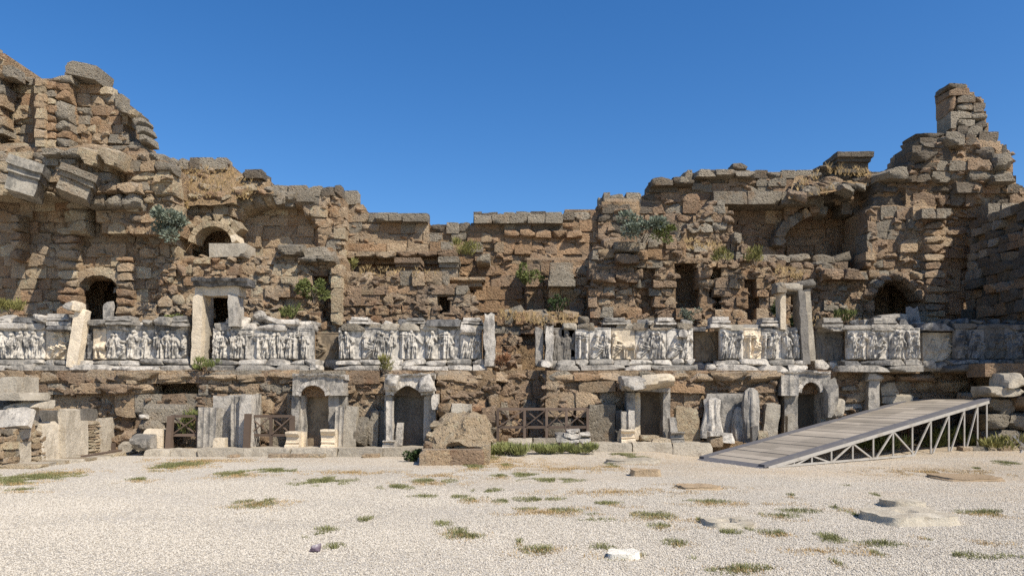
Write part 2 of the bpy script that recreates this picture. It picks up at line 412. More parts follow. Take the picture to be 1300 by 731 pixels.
        for _ in range(int(n*.6)):
            x, y = R.uniform(x0, x1), R.uniform(y0, y1)
            if not inpoly(x, y+6, s.poly) or not inpoly(x, y-7, s.poly) or any(inpoly(x, y, q) for q in skip) or (region and not inpoly(x, y, region)): continue
            Y = s.yat(x, y)+R.uniform(-.01, .10); c = P(x, y, Y); k = R.uniform(*size)*Y/F; ax = R.uniform(.8, 1.7); az = R.uniform(.6, 1.1)
            m3 = Euler((R.uniform(-.5, .5), R.uniform(-.6, .6), R.uniform(-.6, .6))).to_matrix(); b = len(V)
            for q in pts: V.append(tuple(c+m3@Vector((q[0]*k*ax*R.uniform(.8, 1.2), q[1]*k*R.uniform(.8, 1.3), q[2]*k*az*R.uniform(.8, 1.2)))))
            Fc += [tuple(b+i for i in q) for q in fc]
        if V: mesh_obj('small_rubble', V, Fc, mat, s.root, smooth=False, kind='stuff')
    def pier(s, mats, x0, x1, y0, y1, Y, h=(14, 19), d=.5, kind='worn', wmin=60):
        yb = y1
        while yb > y0+4:
            hh = min(R.uniform(*h), yb-y0); j = R.uniform(-1, 1)
            o = pblock('pier_block', s.root, R.choice(mats), x0+j, yb-hh+.3, x1+j*.5, yb, Y+R.uniform(-.03, .03), d, kind, (0, 0, R.uniform(-.03, .03))); s.n += 1
            yb -= hh
    def beam(s, mat, x0, x1, y0, y1, Y, d=.7, n=1, name='cornice_block', kind='flat', rot=0):
        for i in range(n):
            a, b = x0+(x1-x0)*i/n, x0+(x1-x0)*(i+1)/n
            pblock(name, s.root, mat, a+.5, y0, b-.5, y1, Y+R.uniform(-.03, .03), d, kind, (0, rot, 0)); s.n += 1
    def voussoirs(s, mats, cx, cy, r0, r1, a0, a1, n, Y, d=.6, ry=1.0, kind='worn'):
        sc = Y/F
        for i in range(n):
            t = math.radians(a0+(a1-a0)*(i+.5)/n); rm = (r0+r1)/2
            c = P(cx+rm*math.cos(t), cy-rm*ry*math.sin(t), Y+R.uniform(-.05, .05)); c.y += d/2
            wd = abs(math.radians(a1-a0))/n*rm*sc*1.0
            block('arch_stone', s.root, R.choice(mats), c, (wd, d, (r1-r0)*sc), (0, math.pi/2-t, 0), kind); s.n += 1
# ------------------------------------------------------------------ ground
def gz(x, y):
    t = max(0, min(1, (x-4.5)/8)); u = max(0, min(1, (y-15.5)/4.5)); t = t*t*(3-2*t); u = u*u*(3-2*u)
    w = max(0, min(1, (x+1.6)/1.0))*max(0, min(1, (4.7-x)/1.0)); k = max(0, min(1, (y-17.5)/1.4)); w = w*w*(3-2*w)*k*k*(3-2*k)
    return max(.18*t*u, .135*w)+.018*nz3((x*.35, y*.35, 0))+.008*nz3((x*1.3, y*1.3, 5))
def axis(lo, hi, st, far):
    a = list(np.arange(lo, hi+1e-6, st)); l, r, k = lo, hi, st
    while r < far: k *= 1.6; l -= k; r += k; a = [l]+a+[r]
    return a
def build_ground():
    xs, ys = axis(-17, 17, .25, 1500), axis(3, 27, .25, 1500)
    v = [(x, y, gz(x, y) if abs(x) < 30 and -5 < y < 40 else 0) for y in ys for x in xs]; n = len(xs)
    f = [(j*n+i, j*n+i+1, (j+1)*n+i+1, (j+1)*n+i) for j in range(len(ys)-1) for i in range(n-1)]
    m = M('white_gravel_ground', .95)
    v1 = m.voro(55, 'Color'); sp = m.nt.nodes.new('ShaderNodeSeparateColor'); m.nt.links.new(v1, sp.inputs[0])
    grav = m.mix(sp.outputs[0], (.40, .35, .275), (.58, .52, .43))
    grav = m.mix(ramp(m.nt, sp.outputs[1], [(.82, 0.), (.9, .7)]), grav, (.25, .225, .195))
    dirt = m.mix(m.noise(2.2, 6, .7), (.48, .36, .225), (.38, .285, .18))
    dirt = m.mix(ramp(m.nt, m.noise(14, 5, .7), [(.5, 0.), (.62, .5)]), dirt, (.60, .53, .42))
    X, Yy, Z = m.xyz()
    n1 = m.noise(.28, 6, .62, stretch=(.55, 1.0, 1)); n2 = m.noise(1.6, 6, .7, stretch=(.5, 1.2, 1))
    near = m.rng(Yy, 9, 18.5, -.18, .035); right = m.rng(X, -6, 5, -.10, .05)
    t = m.math('ADD', m.math('ADD', m.math('ADD', m.math('MULTIPLY', n1, .75), m.math('MULTIPLY', n2, .35)), near), right)
    c = m.mix(ramp(m.nt, t, [(.44, 0.), (.64, .72)]), grav, dirt)
    c = m.mix(ramp(m.nt, m.noise(10, 8, .82), [(.36, .65), (.5, 0.)]), c, (.24, .18, .11)); c = m.mix(ramp(m.nt, m.noise(17, 6, .8), [(.54, 0.), (.66, .6)]), c, (.74, .68, .58))
    c = m.val(c, m.rng(m.noise(.22, 4, .6), .3, .7, .84, 1.12))
    m.bump(m.math('ADD', m.voro(55), m.math('MULTIPLY', m.noise(6, 5), .6)), .6, .03)
    o = mesh_obj('ground', v, f, m.out(c), kind='structure'); return o
build_ground()
def build_gravel():
    """angular pebbles, instanced on a patch near the camera"""
    xs, ys = np.arange(-12.6, 13.01, .3), np.arange(5.6, 19.3, .3); n = len(xs)
    v = np.array([(x, y, gz(x, y)+.003) for y in ys for x in xs])
    f = [(j*n+i, j*n+i+1, (j+1)*n+i+1, (j+1)*n+i) for j in range(len(ys)-1) for i in range(n-1)]
    m = M('crushed_white_gravel', .9)
    c = m.mix(m.rand(), (.40, .35, .275), (.58, .52, .43)); c = m.mix(ramp(m.nt, m.rand(), [(.0, .7), (.035, .7), (.05, 0.)]), c, (.24, .20, .16))
    mat = m.out(c)
    o = mesh_obj('gravel', v, f, mat, kind='stuff')
    at = o.data.attributes.new('dens', 'FLOAT', 'POINT')
    dv = []
    for (x, y, z) in v:
        fall = 1 if y < 9 else max(0, 1-(y-9)/6.5)
        patch = .6+1.5*nz3((x*.5, y*.8, 2))
        vis = abs(x) < y*.72+.4; dv.append(max(.05+.05*max(0, patch), min(1, fall*max(.25, patch+.3*(x < -1)))) if vis else 0)
    at.data.foreach_set('value', dv)
    ng = bpy.data.node_groups.new('gravel_scatter', 'GeometryNodeTree')
    ng.interface.new_socket('Geometry', in_out='INPUT', socket_type='NodeSocketGeometry')
    ng.interface.new_socket('Geometry', in_out='OUTPUT', socket_type='NodeSocketGeometry')
    N, L = ng.nodes.new, ng.links.new
    gi, go = N('NodeGroupInput'), N('NodeGroupOutput')
    dp = N('GeometryNodeDistributePointsOnFaces'); na = N('GeometryNodeInputNamedAttribute'); na.data_type = 'FLOAT'; na.inputs[0].default_value = 'dens'
    mu = N('ShaderNodeMath'); mu.operation = 'MULTIPLY'; mu.inputs[1].default_value = 2600
    L(na.outputs[0], mu.inputs[0]); L(mu.outputs[0], dp.inputs['Density']); L(gi.outputs[0], dp.inputs['Mesh'])
    ico = N('GeometryNodeMeshIcoSphere'); ico.inputs['Radius'].default_value = 1; ico.inputs['Subdivisions'].default_value = 1
    sm = N('GeometryNodeSetMaterial'); sm.inputs['Material'].default_value = mat; L(ico.outputs['Mesh'], sm.inputs[0])
    rs = N('FunctionNodeRandomValue'); rs.data_type = 'FLOAT_VECTOR'; rs.inputs[0].default_value = (.005, .0045, .0035); rs.inputs[1].default_value = (.0135, .011, .008)
    rr = N('FunctionNodeRandomValue'); rr.data_type = 'FLOAT_VECTOR'; rr.inputs[0].default_value = (-.6, -.6, 0); rr.inputs[1].default_value = (.6, .6, 6.28); rr.inputs['Seed'].default_value = 4
    ip = N('GeometryNodeInstanceOnPoints'); L(dp.outputs['Points'], ip.inputs['Points']); L(sm.outputs[0], ip.inputs['Instance'])
    L(rr.outputs[0], ip.inputs['Rotation']); L(rs.outputs[0], ip.inputs['Scale']); L(ip.outputs[0], go.inputs[0])
    md = o.modifiers.new('scatter', 'NODES'); md.node_group = ng
build_gravel()
# ------------------------------------------------------------------ stage terrace behind the lower wall
def flatbox(name, x0, x1, y0, y1, z0, z1, mat, kind='structure'):
    v, f = boxgrid(1, 1, 1); v = (v+.5)*np.array([x1-x0, y1-y0, z1-z0])+np.array([x0, y0, z0]); return mesh_obj(name, v, f, mat, smooth=False, kind=kind)
flatbox('stage_terrace', -17, 7.6, 21.62, 23.6, -.3, 2.27, CORE); flatbox('stage_terrace', 7.6, 15.1, 22.9, 23.6, -.3, 2.27, CORE)
flatbox('terrace_fill', -17, 15.2, 23.6, 27.6, -.3, 3.2, EARTH)
# ------------------------------------------------------------------ upper ruin walls
T3 = [TAN, TAN, OCH, LGT]; TG = [TAN, GRY, LGT, TAN]; GT = [GRY, GRY, DRK]; BR = [BRN, BRN, OCH, GRY]; RT = [GRY, DRK, BRN, DRK]
SK = rect(-200, 428, 1500, 480)
# left tower -----------------------------------------------------
lt = Wall('ruined_tower', 'tall tan ruined tower at far left with dark arched doorway and jagged stepped top', 'ruined tower',
  [(-130, 40), (-20, 58), (8, 66), (11, 82), (20, 94), (45, 98), (80, 96), (86, 84), (100, 80), (122, 95), (126, 108), (145, 115), (150, 125), (160, 128), (163, 176), (187, 190), (200, 197), (216, 204), (224, 300), (224, 472), (-130, 472)],
  24.0, [(rect(-130, 0, 215, 248), -.5), (rect(-130, 188, 135, 248), -1.0), (rect(0, 95, 44, 182), .25), (rect(44, 100, 84, 186), -.75), (rect(84, 100, 112, 180), -.35),
         (rect(112, 100, 165, 185), -.3), (rect(160, 195, 224, 300), -.75), (rect(130, 248, 224, 300), -.55), (archp(101, 147, 347, 366, 412), 2.4)], rough=.6)
lt.core()
door = archp(99, 149, 345, 366, 412)
lt.lay(T3, rect(-130, 248, 224, 428), [SK, door, rect(160, 248, 224, 340)], h=(10.6, 15.2), w=(19, 35), rough=.14, d=.45)
lt.lay(TG, rect(160, 248, 224, 340), [], h=(9.9, 15.2), w=(12, 28), rough=.95, d=.7)
lt.lay([TAN, TAN, LGT, GRY], rect(-130, 182, 224, 248), [], h=(10.6, 15.2), w=(19, 40), rough=.8, d=.8, topmat=GT)
lt.lay([TAN, TAN, LGT, GRY, OCH], rect(-130, 40, 224, 182), [rect(44, 100, 86, 186)], h=(9.9, 14.4), w=(14, 28), rough=.5, d=.5, topmat=[GRY, GRY, LGT])
lt.pier([TAN, LGT, TAN], 44, 56, 100, 186, 22.95, h=(9, 13), kind='neat'); lt.pier([TAN, OCH, LGT, GRY], 56, 70, 102, 186, 23.08, h=(9, 13)); lt.pier([TAN, OCH, GRY], 70, 86, 104, 186, 23.1, h=(9, 13))
lt.pier([TAN, OCH, LGT], 73, 97, 288, 398, 23.6, h=(9, 13)); lt.pier([TAN, OCH, TAN], 148, 166, 325, 400, 23.65, h=(9, 13)); lt.pier([TAN, OCH], 12, 24, 268, 330, 23.4, h=(10, 15))
lt.pier([LGT, TAN], 86, 108, 250, 296, 23.4)
lt.beam(GRY, 52, 100, 188, 199, 22.6, 1.2, 2); lt.beam(GRY, 53, 96, 200, 210, 22.8, 1.0, 2); lt.beam(LGT, 98, 150, 186, 208, 22.5, 1.3, 2, kind='worn', rot=.2)
lt.beam(GRY, -40, 50, 192, 206, 23.1, .9, 3); lt.beam(GRY, 110, 175, 246, 262, 23.0, .8, 3, kind='worn'); lt.beam(TAN, 120, 176, 230, 244, 22.9, .9, 2, kind='worn')
lt.beam(GRY, 84, 122, 80, 97, 23.2, 1.0, 1, kind='neat', rot=.22); lt.beam(GRY, 60, 90, 96, 104, 23.1, .8, 1)
lt.voussoirs([LGT, GRY, GRY], 148, 180, 27, 38, -2, 95, 6, 23.4, .8, 1.4)     # half a standing arch at the tower's right end
lt.pier([TAN, GRY], 165, 180, 178, 205, 23.6)
lt.voussoirs([TAN, LGT], 124, 366, 25, 36, 10, 170, 7, 23.75, .6, .72, 'neat')
# sloping left section with the barrel niche ----------------------
ln = Wall('ruined_wall', 'tan rubble wall with a barrel vaulted niche under a slope of dry grass', 'ruined wall',
  [(200, 200), (222, 203), (290, 205), (300, 219), (308, 222), (311, 217), (333, 217), (340, 235), (395, 241), (432, 241), (437, 254), (440, 472), (200, 472)],
  25.2, [(rect(200, 200, 345, 248), -.1), (rect(200, 248, 300, 345), -.5), (rect(200, 325, 330, 472), -1.3), (rect(300, 325, 440, 472), -1.0), (archp(284, 402, 252, 300, 326), .5),
         (archp(245, 300, 282, 306, 326), .7), (rect(262, 374, 290, 414), .9)], rough=.7)
ln.core(); niche = archp(280, 402, 252, 300, 326)
ln.lay([LGT, TAN, TAN], archp(286, 400, 256, 302, 328), [], h=(10.6, 13.7), w=(21, 33), rough=.15, d=.3, kind='neat', void=0)
ln.lay([TAN, GRY, GRY], rect(205, 200, 345, 250), [[(212, 212), (300, 216), (350, 240), (300, 262), (250, 262)]], h=(9.0, 12.0), w=(14, 22), rough=.4, topmat=GT)
ln.lay([TAN, TAN, GRY, LGT], rect(345, 235, 440, 330), [niche], h=(9.1, 13.7), w=(16, 29), rough=.75, topmat=GT)
ln.lay([TAN, TAN, GRY, LGT, BRN], rect(200, 250, 300, 330), [niche, archp(243, 300, 283, 304, 326)], h=(9.1, 14.4), w=(12, 24), rough=1, d=.7)
ln.lay([TAN, TAN, OCH, BRN, LGT], rect(200, 326, 350, 428), [SK, rect(258, 372, 292, 416)], h=(9.1, 14.4), w=(12, 25), rough=1, d=.8, void=.06)
ln.voussoirs([TAN, LGT, GRY], 345, 302, 55, 74, 75, 168, 7, 25.0, .9, .82, 'worn')
ln.beam(GRY, 318, 352, 238, 252, 24.9, .9, 1); ln.beam(GRY, 352, 400, 240, 256, 25.0, .8, 2, kind='worn')
ln.voussoirs([LGT, LGT, MARC], 270, 309, 24, 31, 5, 175, 9, 24.3, .7, .92, 'neat')
ln.voussoirs([TAN, LGT], 268, 309, 33, 46, 30, 150, 6, 24.5, .6, .85)
# rubble mass with the flat top slab, left of centre ---------------
ma = Wall('ruined_wall', 'broken rubble pier topped by a flat slab, right of the standing left doorway', 'ruined wall',
  [(312, 352), (330, 335), (345, 322), (350, 310), (378, 306), (420, 310), (430, 340), (434, 346), (434, 472), (305, 472), (305, 400)], 23.7,
  [(rect(400, 345, 424, 412), .55), (rect(352, 372, 408, 412), .2)], rough=.85)
ma.core()
ma.lay([TAN, TAN, OCH, BRN, LGT], None, [SK, rect(345, 300, 426, 322)], h=(9.9, 14.4), w=(13, 26), rough=.65, d=.7, void=.04, topmat=[TAN, GRY])
ma.pier([LGT, TAN], 420, 433, 340, 412, 23.4, kind='neat')
ma.beam(GRY, 352, 385, 309, 323, 23.4, .8, 1); ma.beam(GRY, 385, 420, 311, 325, 23.5, .8, 1, kind='worn'); ma.beam(GRY, 378, 424, 325, 331, 23.3, .8, 2)
# centre back wall ------------------------------------------------
cw = Wall('ruined_wall', 'lower middle stretch of orange brown back wall with level top course against the sky', 'ruined wall',
  [(425, 246), (436, 242), (455, 252), (466, 266), (543, 270), (544, 281), (600, 283), (602, 270), (715, 272), (716, 262), (755, 262), (770, 252), (800, 250), (800, 472), (425, 472)],
  26.0, [(rect(425, 330, 560, 472), .22), (rect(560, 318, 680, 472), .1), (rect(668, 330, 760, 472), -.5)], rough=.4, wob=.09)
cw.core()
cw.lay([TAN, OCH, TAN, GRY], rect(425, 240, 545, 320), [], h=(9.9, 13.7), w=(19, 33), rough=.2, topmat=GT)
cw.lay([OCH, BRN, TAN, GRY], rect(545, 262, 640, 320), [], h=(9.0, 12.2), w=(13, 26), rough=.4, topmat=[GRY, DRK])
cw.lay([OCH, BRN, TAN, OCH], rect(640, 250, 800, 335), [], h=(9.9, 12.9), w=(18, 29), rough=.2, topmat=[GRY, DRK])
cw.lay([OCH, BRN, OCH], rect(425, 320, 800, 428), [SK, rect(445, 362, 600, 472), rect(760, 330, 800, 472), rect(690, 360, 760, 428)], h=(11.4, 15.2), w=(21, 36), rough=.15)
cw.beam(TAN, 425, 502, 319, 327, 25.5, .9, 3); cw.beam(BRN, 504, 580, 317, 325, 25.55, .9, 3); cw.beam(GRY, 604, 622, 322, 334, 25.1, .9, 1)
cw.beam(GRY, 476, 510, 270, 280, 25.7, .7, 2, kind='neat'); cw.beam(GRY, 511, 543, 271, 281, 25.7, .7, 1, kind='neat')
cw.beam(GRY, 602, 715, 272, 283, 25.7, .7, 5, kind='neat'); cw.beam(OCH, 640, 740, 291, 301, 25.78, .6, 5, kind='worn')
# front mass, left of centre ---------------------------------------
dm = Wall('ruined_wall', 'low brown rubble mass with a small square hole, behind the longest pale frieze', 'ruined wall',
  [(434, 348), (452, 345), (520, 344), (530, 352), (560, 350), (580, 358), (596, 366), (604, 380), (607, 402), (612, 472), (432, 472)], 23.8,
  [(rect(556, 378, 571, 398), .9)], rough=.8)
dm.core()
dm.lay([TAN, BRN, OCH, BRN, TAN], None, [SK, rect(556, 379, 571, 398)], h=(9.9, 13.7), w=(15, 29), rough=.5, d=.7, void=.03, topmat=[TAN, GRY])
# rubble slope in the central gap -----------------------------------
cg = Wall('rubble_bank', 'tumbled rubble bank filling the central gap between two friezes', 'rubble bank',
  [(618, 410), (640, 398), (680, 402), (700, 396), (706, 470), (612, 472)], 23.4, [(rect(660, 420, 700, 470), .4)], rough=.9)
cg.core(); cg.lay([BRN, GRY, TAN, OCH], None, [], h=(9.1, 12.9), w=(14, 28), rough=.8, d=.7, void=.05)
rc = Wall('rubble_bank', 'heap of broken stones leaning under the carved block right of the central gap', 'rubble bank',
  [(694, 360), (712, 352), (750, 330), (770, 340), (770, 440), (690, 440), (700, 400)], 24.9, [], rough=1)
rc.core(); rc.lay([BRN, GRY, GRY, TAN], None, [], h=(9.1, 13.7), w=(12, 24), rough=1, d=.7, void=.08)
# right middle mass -------------------------------------------------
er = Wall('ruined_wall', 'brown rubble wall right of centre with a tall shaded rectangular recess and plants on top', 'ruined wall',
  [(748, 335), (752, 312), (775, 304), (812, 304), (830, 302), (852, 296), (872, 286), (884, 268), (905, 254), (926, 258), (932, 292), (950, 312), (975, 332), (1000, 336), (1006, 365), (1006, 472), (748, 472)],
  24.2, [(rect(870, 250, 935, 330), .3), (rect(752, 335, 800, 400), -.15), (rect(857, 335, 887, 394), 1.0), (rect(903, 342, 915, 414), .6), (rect(947, 358, 962, 414), .6), (rect(812, 340, 832, 400), .35), (rect(916, 350, 946, 414), -.15)], rough=.75)
er.core()
er.lay([BRN, TAN, OCH, GRY], rect(748, 300, 858, 428), [SK], h=(9.1, 12.9), w=(14, 27), rough=.5, d=.7, topmat=[GRY, BRN])
er.lay([BRN, GRY, GRY, TAN], rect(858, 250, 1010, 340), [], h=(9.0, 13.7), w=(12, 22), rough=1, d=.7, void=.06, topmat=[GRY, BRN])
er.lay([TAN, OCH, BRN, TAN], rect(858, 340, 1010, 428), [SK, rect(858, 336, 886, 393), rect(986, 360, 1010, 428)], h=(9.9, 13.7), w=(14, 26), rough=.35, d=.6)
er.beam(GRY, 780, 812, 307, 319, 23.7, .8, 1, kind='neat'); er.beam(BRN, 782, 812, 322, 334, 23.7, .8, 1); er.beam(BRN, 752, 812, 346, 358, 23.8, .7, 2)
# upper right wall with the two niches -------------------------------
fr = Wall('ruined_wall', 'upper right grey brown wall with stone beams over a niche and a half dome arch', 'ruined wall',
  [(760, 256), (768, 250), (815, 249), (828, 235), (850, 233), (862, 226), (880, 223), (885, 216), (935, 216), (1040, 218), (1056, 217), (1105, 221), (1125, 224), (1130, 420), (760, 420)],
  26.0, [(rect(760, 256, 812, 310), -.3), (rect(926, 262, 996, 332), .45), (archp(992, 1100, 258, 312, 338), 1.05), (rect(1085, 285, 1112, 338), .5)], rough=.55)
fr.core(); ap = archp(993, 1095, 259, 306, 338)
fr.lay([GRY, BRN, DRK, BRN], rect(760, 214, 926, 340), [], h=(9.1, 12.9), w=(18, 33), rough=.35, d=.7, topmat=[GRY, DRK])
fr.lay([GRY, BRN, DRK], rect(926, 214, 1045, 262), [], h=(9.0, 12.0), w=(18, 31), rough=.25, d=.7, topmat=[GRY, DRK])
fr.lay([BRN, TAN, OCH], rect(926, 262, 996, 340), [], h=(10.6, 15.2), w=(19, 31), rough=.3, d=.5)
fr.lay([BRN, OCH], archp(998, 1090, 268, 306, 338), [], h=(9.1, 12.2), w=(18, 29), rough=.15, d=.4, kind='neat')
fr.lay([DRK, BRN, DRK], rect(1045, 218, 1130, 345), [ap], h=(9.1, 13.7), w=(13, 26), rough=.9, d=.7)
fr.voussoirs([GRY, BRN, TAN], 1046, 314, 50, 64, 84, 176, 8, 25.92, .8, .86, 'worn')
fr.beam(GRY, 906, 1036, 243, 259, 25.55, 1.0, 3, kind='neat'); fr.beam(GRY, 884, 960, 215, 224, 25.6, .8, 3); fr.beam(DRK, 828, 882, 224, 235, 25.6, .8, 2, kind='worn')
fr.beam(GRY, 976, 1060, 322, 333, 24.9, .8, 3, kind='worn'); fr.beam(BRN, 1008, 1080, 326, 334, 25.2, .7, 3)
# right lower mass with the cave mouth --------------------------------
gr = Wall('ruined_wall', 'rubble wall behind the standing right doorway with a dark cave mouth on its right', 'ruined wall',
  [(996, 345), (1010, 334), (1060, 332), (1085, 340), (1120, 344), (1180, 346), (1190, 472), (996, 472)], 24.4,
  [(archp(1112, 1166, 357, 380, 418), 2.2), (rect(1040, 332, 1100, 355), -.25), (rect(998, 368, 1021, 470), 2.6)], rough=.8)
gr.core()
gr.lay([BRN, BRN, TAN, GRY], None, [SK, archp(1110, 1168, 355, 380, 418), rect(996, 366, 1023, 470)], h=(9.1, 13.7), w=(12, 23), rough=.95, d=.7, void=.05)
gr.beam(BRN, 1046, 1098, 340, 354, 23.8, .8, 2, kind='worn')
gr.voussoirs([BRN, GRY, BRN], 1139, 384, 28, 40, 10, 170, 7, 24.1, .8, 1.0, 'rock')
# right tower ---------------------------------------------------------
ht = Wall('ruined_tower', 'dark craggy ruined tower at far right carrying a tall narrow pillar of masonry', 'ruined tower',
  [(1098, 345), (1104, 262), (1116, 226), (1122, 214), (1150, 210), (1160, 190), (1169, 172), (1200, 167), (1206, 184), (1212, 188), (1216, 172), (1258, 172), (1275, 180), (1285, 195), (1288, 215), (1293, 235), (1340, 252), (1340, 472), (1165, 472), (1165, 360)],
  24.9, [(rect(1098, 262, 1190, 345), -.35), (rect(1150, 160, 1300, 262), -.25), (rect(1160, 345, 1220, 420), .1), (rect(1188, 270, 1240, 420), .25)], rough=.85, wob=.2)
ht.core()
ht.lay(RT+[GRY], rect(1098, 160, 1345, 262), [], h=(10.6, 16.0), w=(21, 40), rough=1.0, d=.9, void=.02, topmat=[DRK, GRY], kind=None)
ht.lay([GRY, BRN, BRN, TAN], rect(1098, 262, 1190, 420), [SK, archp(1100, 1166, 340, 380, 420)], h=(9.1, 13.7), w=(15, 29), rough=.5, d=.7)
ht.lay([BRN, OCH, TAN, BRN], rect(1190, 262, 1345, 428), [SK], h=(10.6, 14.4), w=(19, 33), rough=.2, d=.6)
ht.beam(DRK, 1170, 1206, 168, 188, 24.5, 1.3, 1, kind='rock'); ht.beam(GRY, 1196, 1226, 172, 184, 24.3, 1.2, 1, kind='worn'); ht.beam(GRY, 1120, 1152, 212, 226, 24.4, 1.0, 1, kind='worn')
ht.beam(GRY, 1266, 1289, 193, 213, 24.2, 1.0, 1, kind='worn'); ht.beam(GRY, 1262, 1293, 218, 230, 24.2, 1.0, 1, kind='worn'); ht.beam(DRK, 1160, 1192, 190, 204, 24.4, 1, 1, kind='worn')
ht.beam(GRY, 1170, 1208, 265, 277, 24.0, .9, 2, kind='neat'); ht.pier([TAN, BRN, TAN], 1176, 1200, 278, 412, 24.25, h=(9.0, 12.2))
ht.pier([SLABD, GRY], 1254, 1271, 258, 306, 24.15, kind='neat'); ht.pier([GRY, GRY], 1271, 1296, 258, 308, 24.1, kind='neat')
# the pillar standing on it
pl = Wall('masonry_pillar', 'tall narrow leaning pillar of grey blocks standing alone on the right tower top', 'pillar',
  [(1204, 105), (1228, 105), (1230, 114), (1237, 114), (1238, 122), (1248, 122), (1250, 132), (1254, 150), (1258, 180), (1212, 182), (1208, 160)], 25.0, [], rough=.3, back=.35, wob=.04)
pl.core(step=3, inset=2); 
for (a, b, t, u) in [(1204.5, 1227, 105, 112), (1205, 1230, 112, 121), (1206, 1216, 121, 142), (1216, 1238, 121, 130), (1238, 1249, 122, 131), (1216, 1236, 130, 139), (1236, 1251, 131, 142), (1217, 1233, 139, 150), (1233, 1253, 142, 152), (1207, 1217, 142, 163), (1217, 1238, 150, 160), (1238, 1255, 152, 163), (1216, 1229, 160, 170), (1229, 1247, 160, 171), (1247, 1257, 163, 173), (1209, 1222, 163, 182), (1222, 1240, 170, 182), (1240, 1259, 172, 183)]:
    pblock('stone_block', pl.root, R.choice([GRY, GRY, DRK, BRN]), a, t, b, u, 24.75+R.uniform(-.05, .05), .8, R.choice(['neat', 'worn']))
# wing wall closing the right side, seen edge on
wr = thing('wing_wall', 'shaded return wall of brown blocks closing the right end of the stage', 'wing wall', (15.5, 22, 0))
v, f = boxgrid(1, 1, 1)
for (ya, yb, zt) in ((18.8, 21.3, 10.4), (21.3, 24.2, 7.2)):
    vv = (v+.5)*np.array([1.3, yb-ya-.04, zt+.3])+np.array([15.15, ya+.02, -.3]); mesh_obj('rubble_core', vv, f, CORE, wr, smooth=False)
    z = 0.0
    while z < zt-.1:
        hh = R.uniform(.24, .36); y = ya+R.uniform(-.2, 0)
        while y < yb-.1:
            ww = R.uniform(.35, .8); y2 = min(y+ww, yb+.1)
            if ya > 20 or y2 > yb-.6 or y < ya+.2 or R.random() < .25:
                if z < zt-.9 or R.random() < .75:
                    block('stone_block', wr, R.choice([BRN, OCH, BRN, DRK] if z < 5 else [GRY, DRK, BRN, DRK]), (15.2+R.choice((R.uniform(-.09, .08), R.uniform(-.35, .05) if z < 5.5 and ya > 20 else 0)), (y+y2)/2, z+hh/2), (.5, (y2-y)*.99, hh*.99), (0, R.uniform(-.06, .06), R.uniform(-.06, .06)), R.choice(['worn', 'worn', 'neat', 'rock']))
            y = y2
        if ya < 20:
            x_ = 15.0
            while x_ < 16.4: w_ = R.uniform(.4, .8); block('stone_block', wr, R.choice([BRN, GRY, OCH]), (x_+w_/2, 18.9, z+hh/2), (w_, .5, hh*.99), (0, 0, R.uniform(-.05, .05)), 'worn'); x_ += w_
        z += hh
# ------------------------------------------------------------------ lower stage wall
hs = [archp(196, 250, 483, 497, 505)]
hw = Wall('stage_wall', 'low front stage wall of eroded brown blocks behind the small doorways, left half', 'stage wall',
  [(-150, 472), (632, 470), (634, 572), (-150, 590)], 20.75, [(archp(192, 252, 483, 496, 504), 1.6), (rect(556, 470, 634, 572), -.25), (rect(20, 500, 180, 600), .2), (rect(372, 488, 426, 580), .5), (rect(490, 486, 548, 580), .5)], rough=.7, wob=.13, back=.85)
hw.core(step=5, inset=0)
hw.lay([BRN, TAN, GRY, TAN], rect(-145, 470, 556, 500), [archp(194, 252, 483, 497, 505)], h=(12, 17), w=(24, 52), rough=.85, d=.6)
hw.lay([BRN, TAN, TAN, GRY], rect(-145, 500, 556, 575), [rect(374, 500, 424, 575), rect(492, 500, 546, 575), rect(196, 500, 250, 506)], h=(16, 24), w=(24, 44), rough=.6, d=.55)
hw.lay([BRN, TAN, OCH, GRY], rect(556, 470, 634, 575), [], h=(18, 27), w=(34, 62), rough=1.0, d=.75, kind='rock')
hw2 = Wall('stage_wall', 'low front stage wall of eroded brown blocks, right half behind the wooden fence and ramp', 'stage wall',
  [(634, 472), (1262, 470), (1262, 585), (634, 575)], 20.8, [(rect(634, 470, 690, 580), .5), (rect(985, 470, 1100, 590), .7), (rect(1100, 470, 1262, 590), 1.2), (rect(690, 470, 760, 520), -.2), (rect(796, 488, 850, 580), .5), (rect(1008, 486, 1046, 580), 1.25)], rough=.7, wob=.13, back=.85)
hw2.core(step=5, inset=0)
hw2.lay([BRN, GRY, BRN, TAN], rect(634, 480, 692, 580), [], h=(19, 26), w=(22, 38), rough=.9, d=.6)
hw2.lay([BRN, OCH, TAN], rect(634, 470, 692, 481), [], h=(9, 10), w=(18, 30), rough=.8, d=.6)
hw2.lay([BRN, TAN, OCH, GRY], rect(692, 470, 990, 498), [], h=(12, 16), w=(26, 60), rough=.95, d=.7)
hw2.lay([BRN, TAN, GRY], rect(692, 498, 990, 578), [rect(810, 496, 845, 575), rect(896, 500, 950, 575)], h=(17, 25), w=(26, 46), rough=.7, d=.6)
hw2.lay([BRN, GRY, BRN, TAN], rect(990, 470, 1262, 580), [rect(1012, 495, 1042, 560)], h=(13, 20), w=(26, 48), rough=.8, d=.6)
# rough string course along the top of the stage wall
for i, (a, b) in enumerate(((150, 300), (300, 420), (548, 640), (690, 795), (850, 905), (905, 1000), (1095, 1190))):
    (hw if b < 640 or a == 548 else hw2).beam(R.choice([BRN, TAN]), a, b, 472, 484, 20.62 if a < 990 else 21.65, .7, max(2, (b-a)//38), kind='rock')

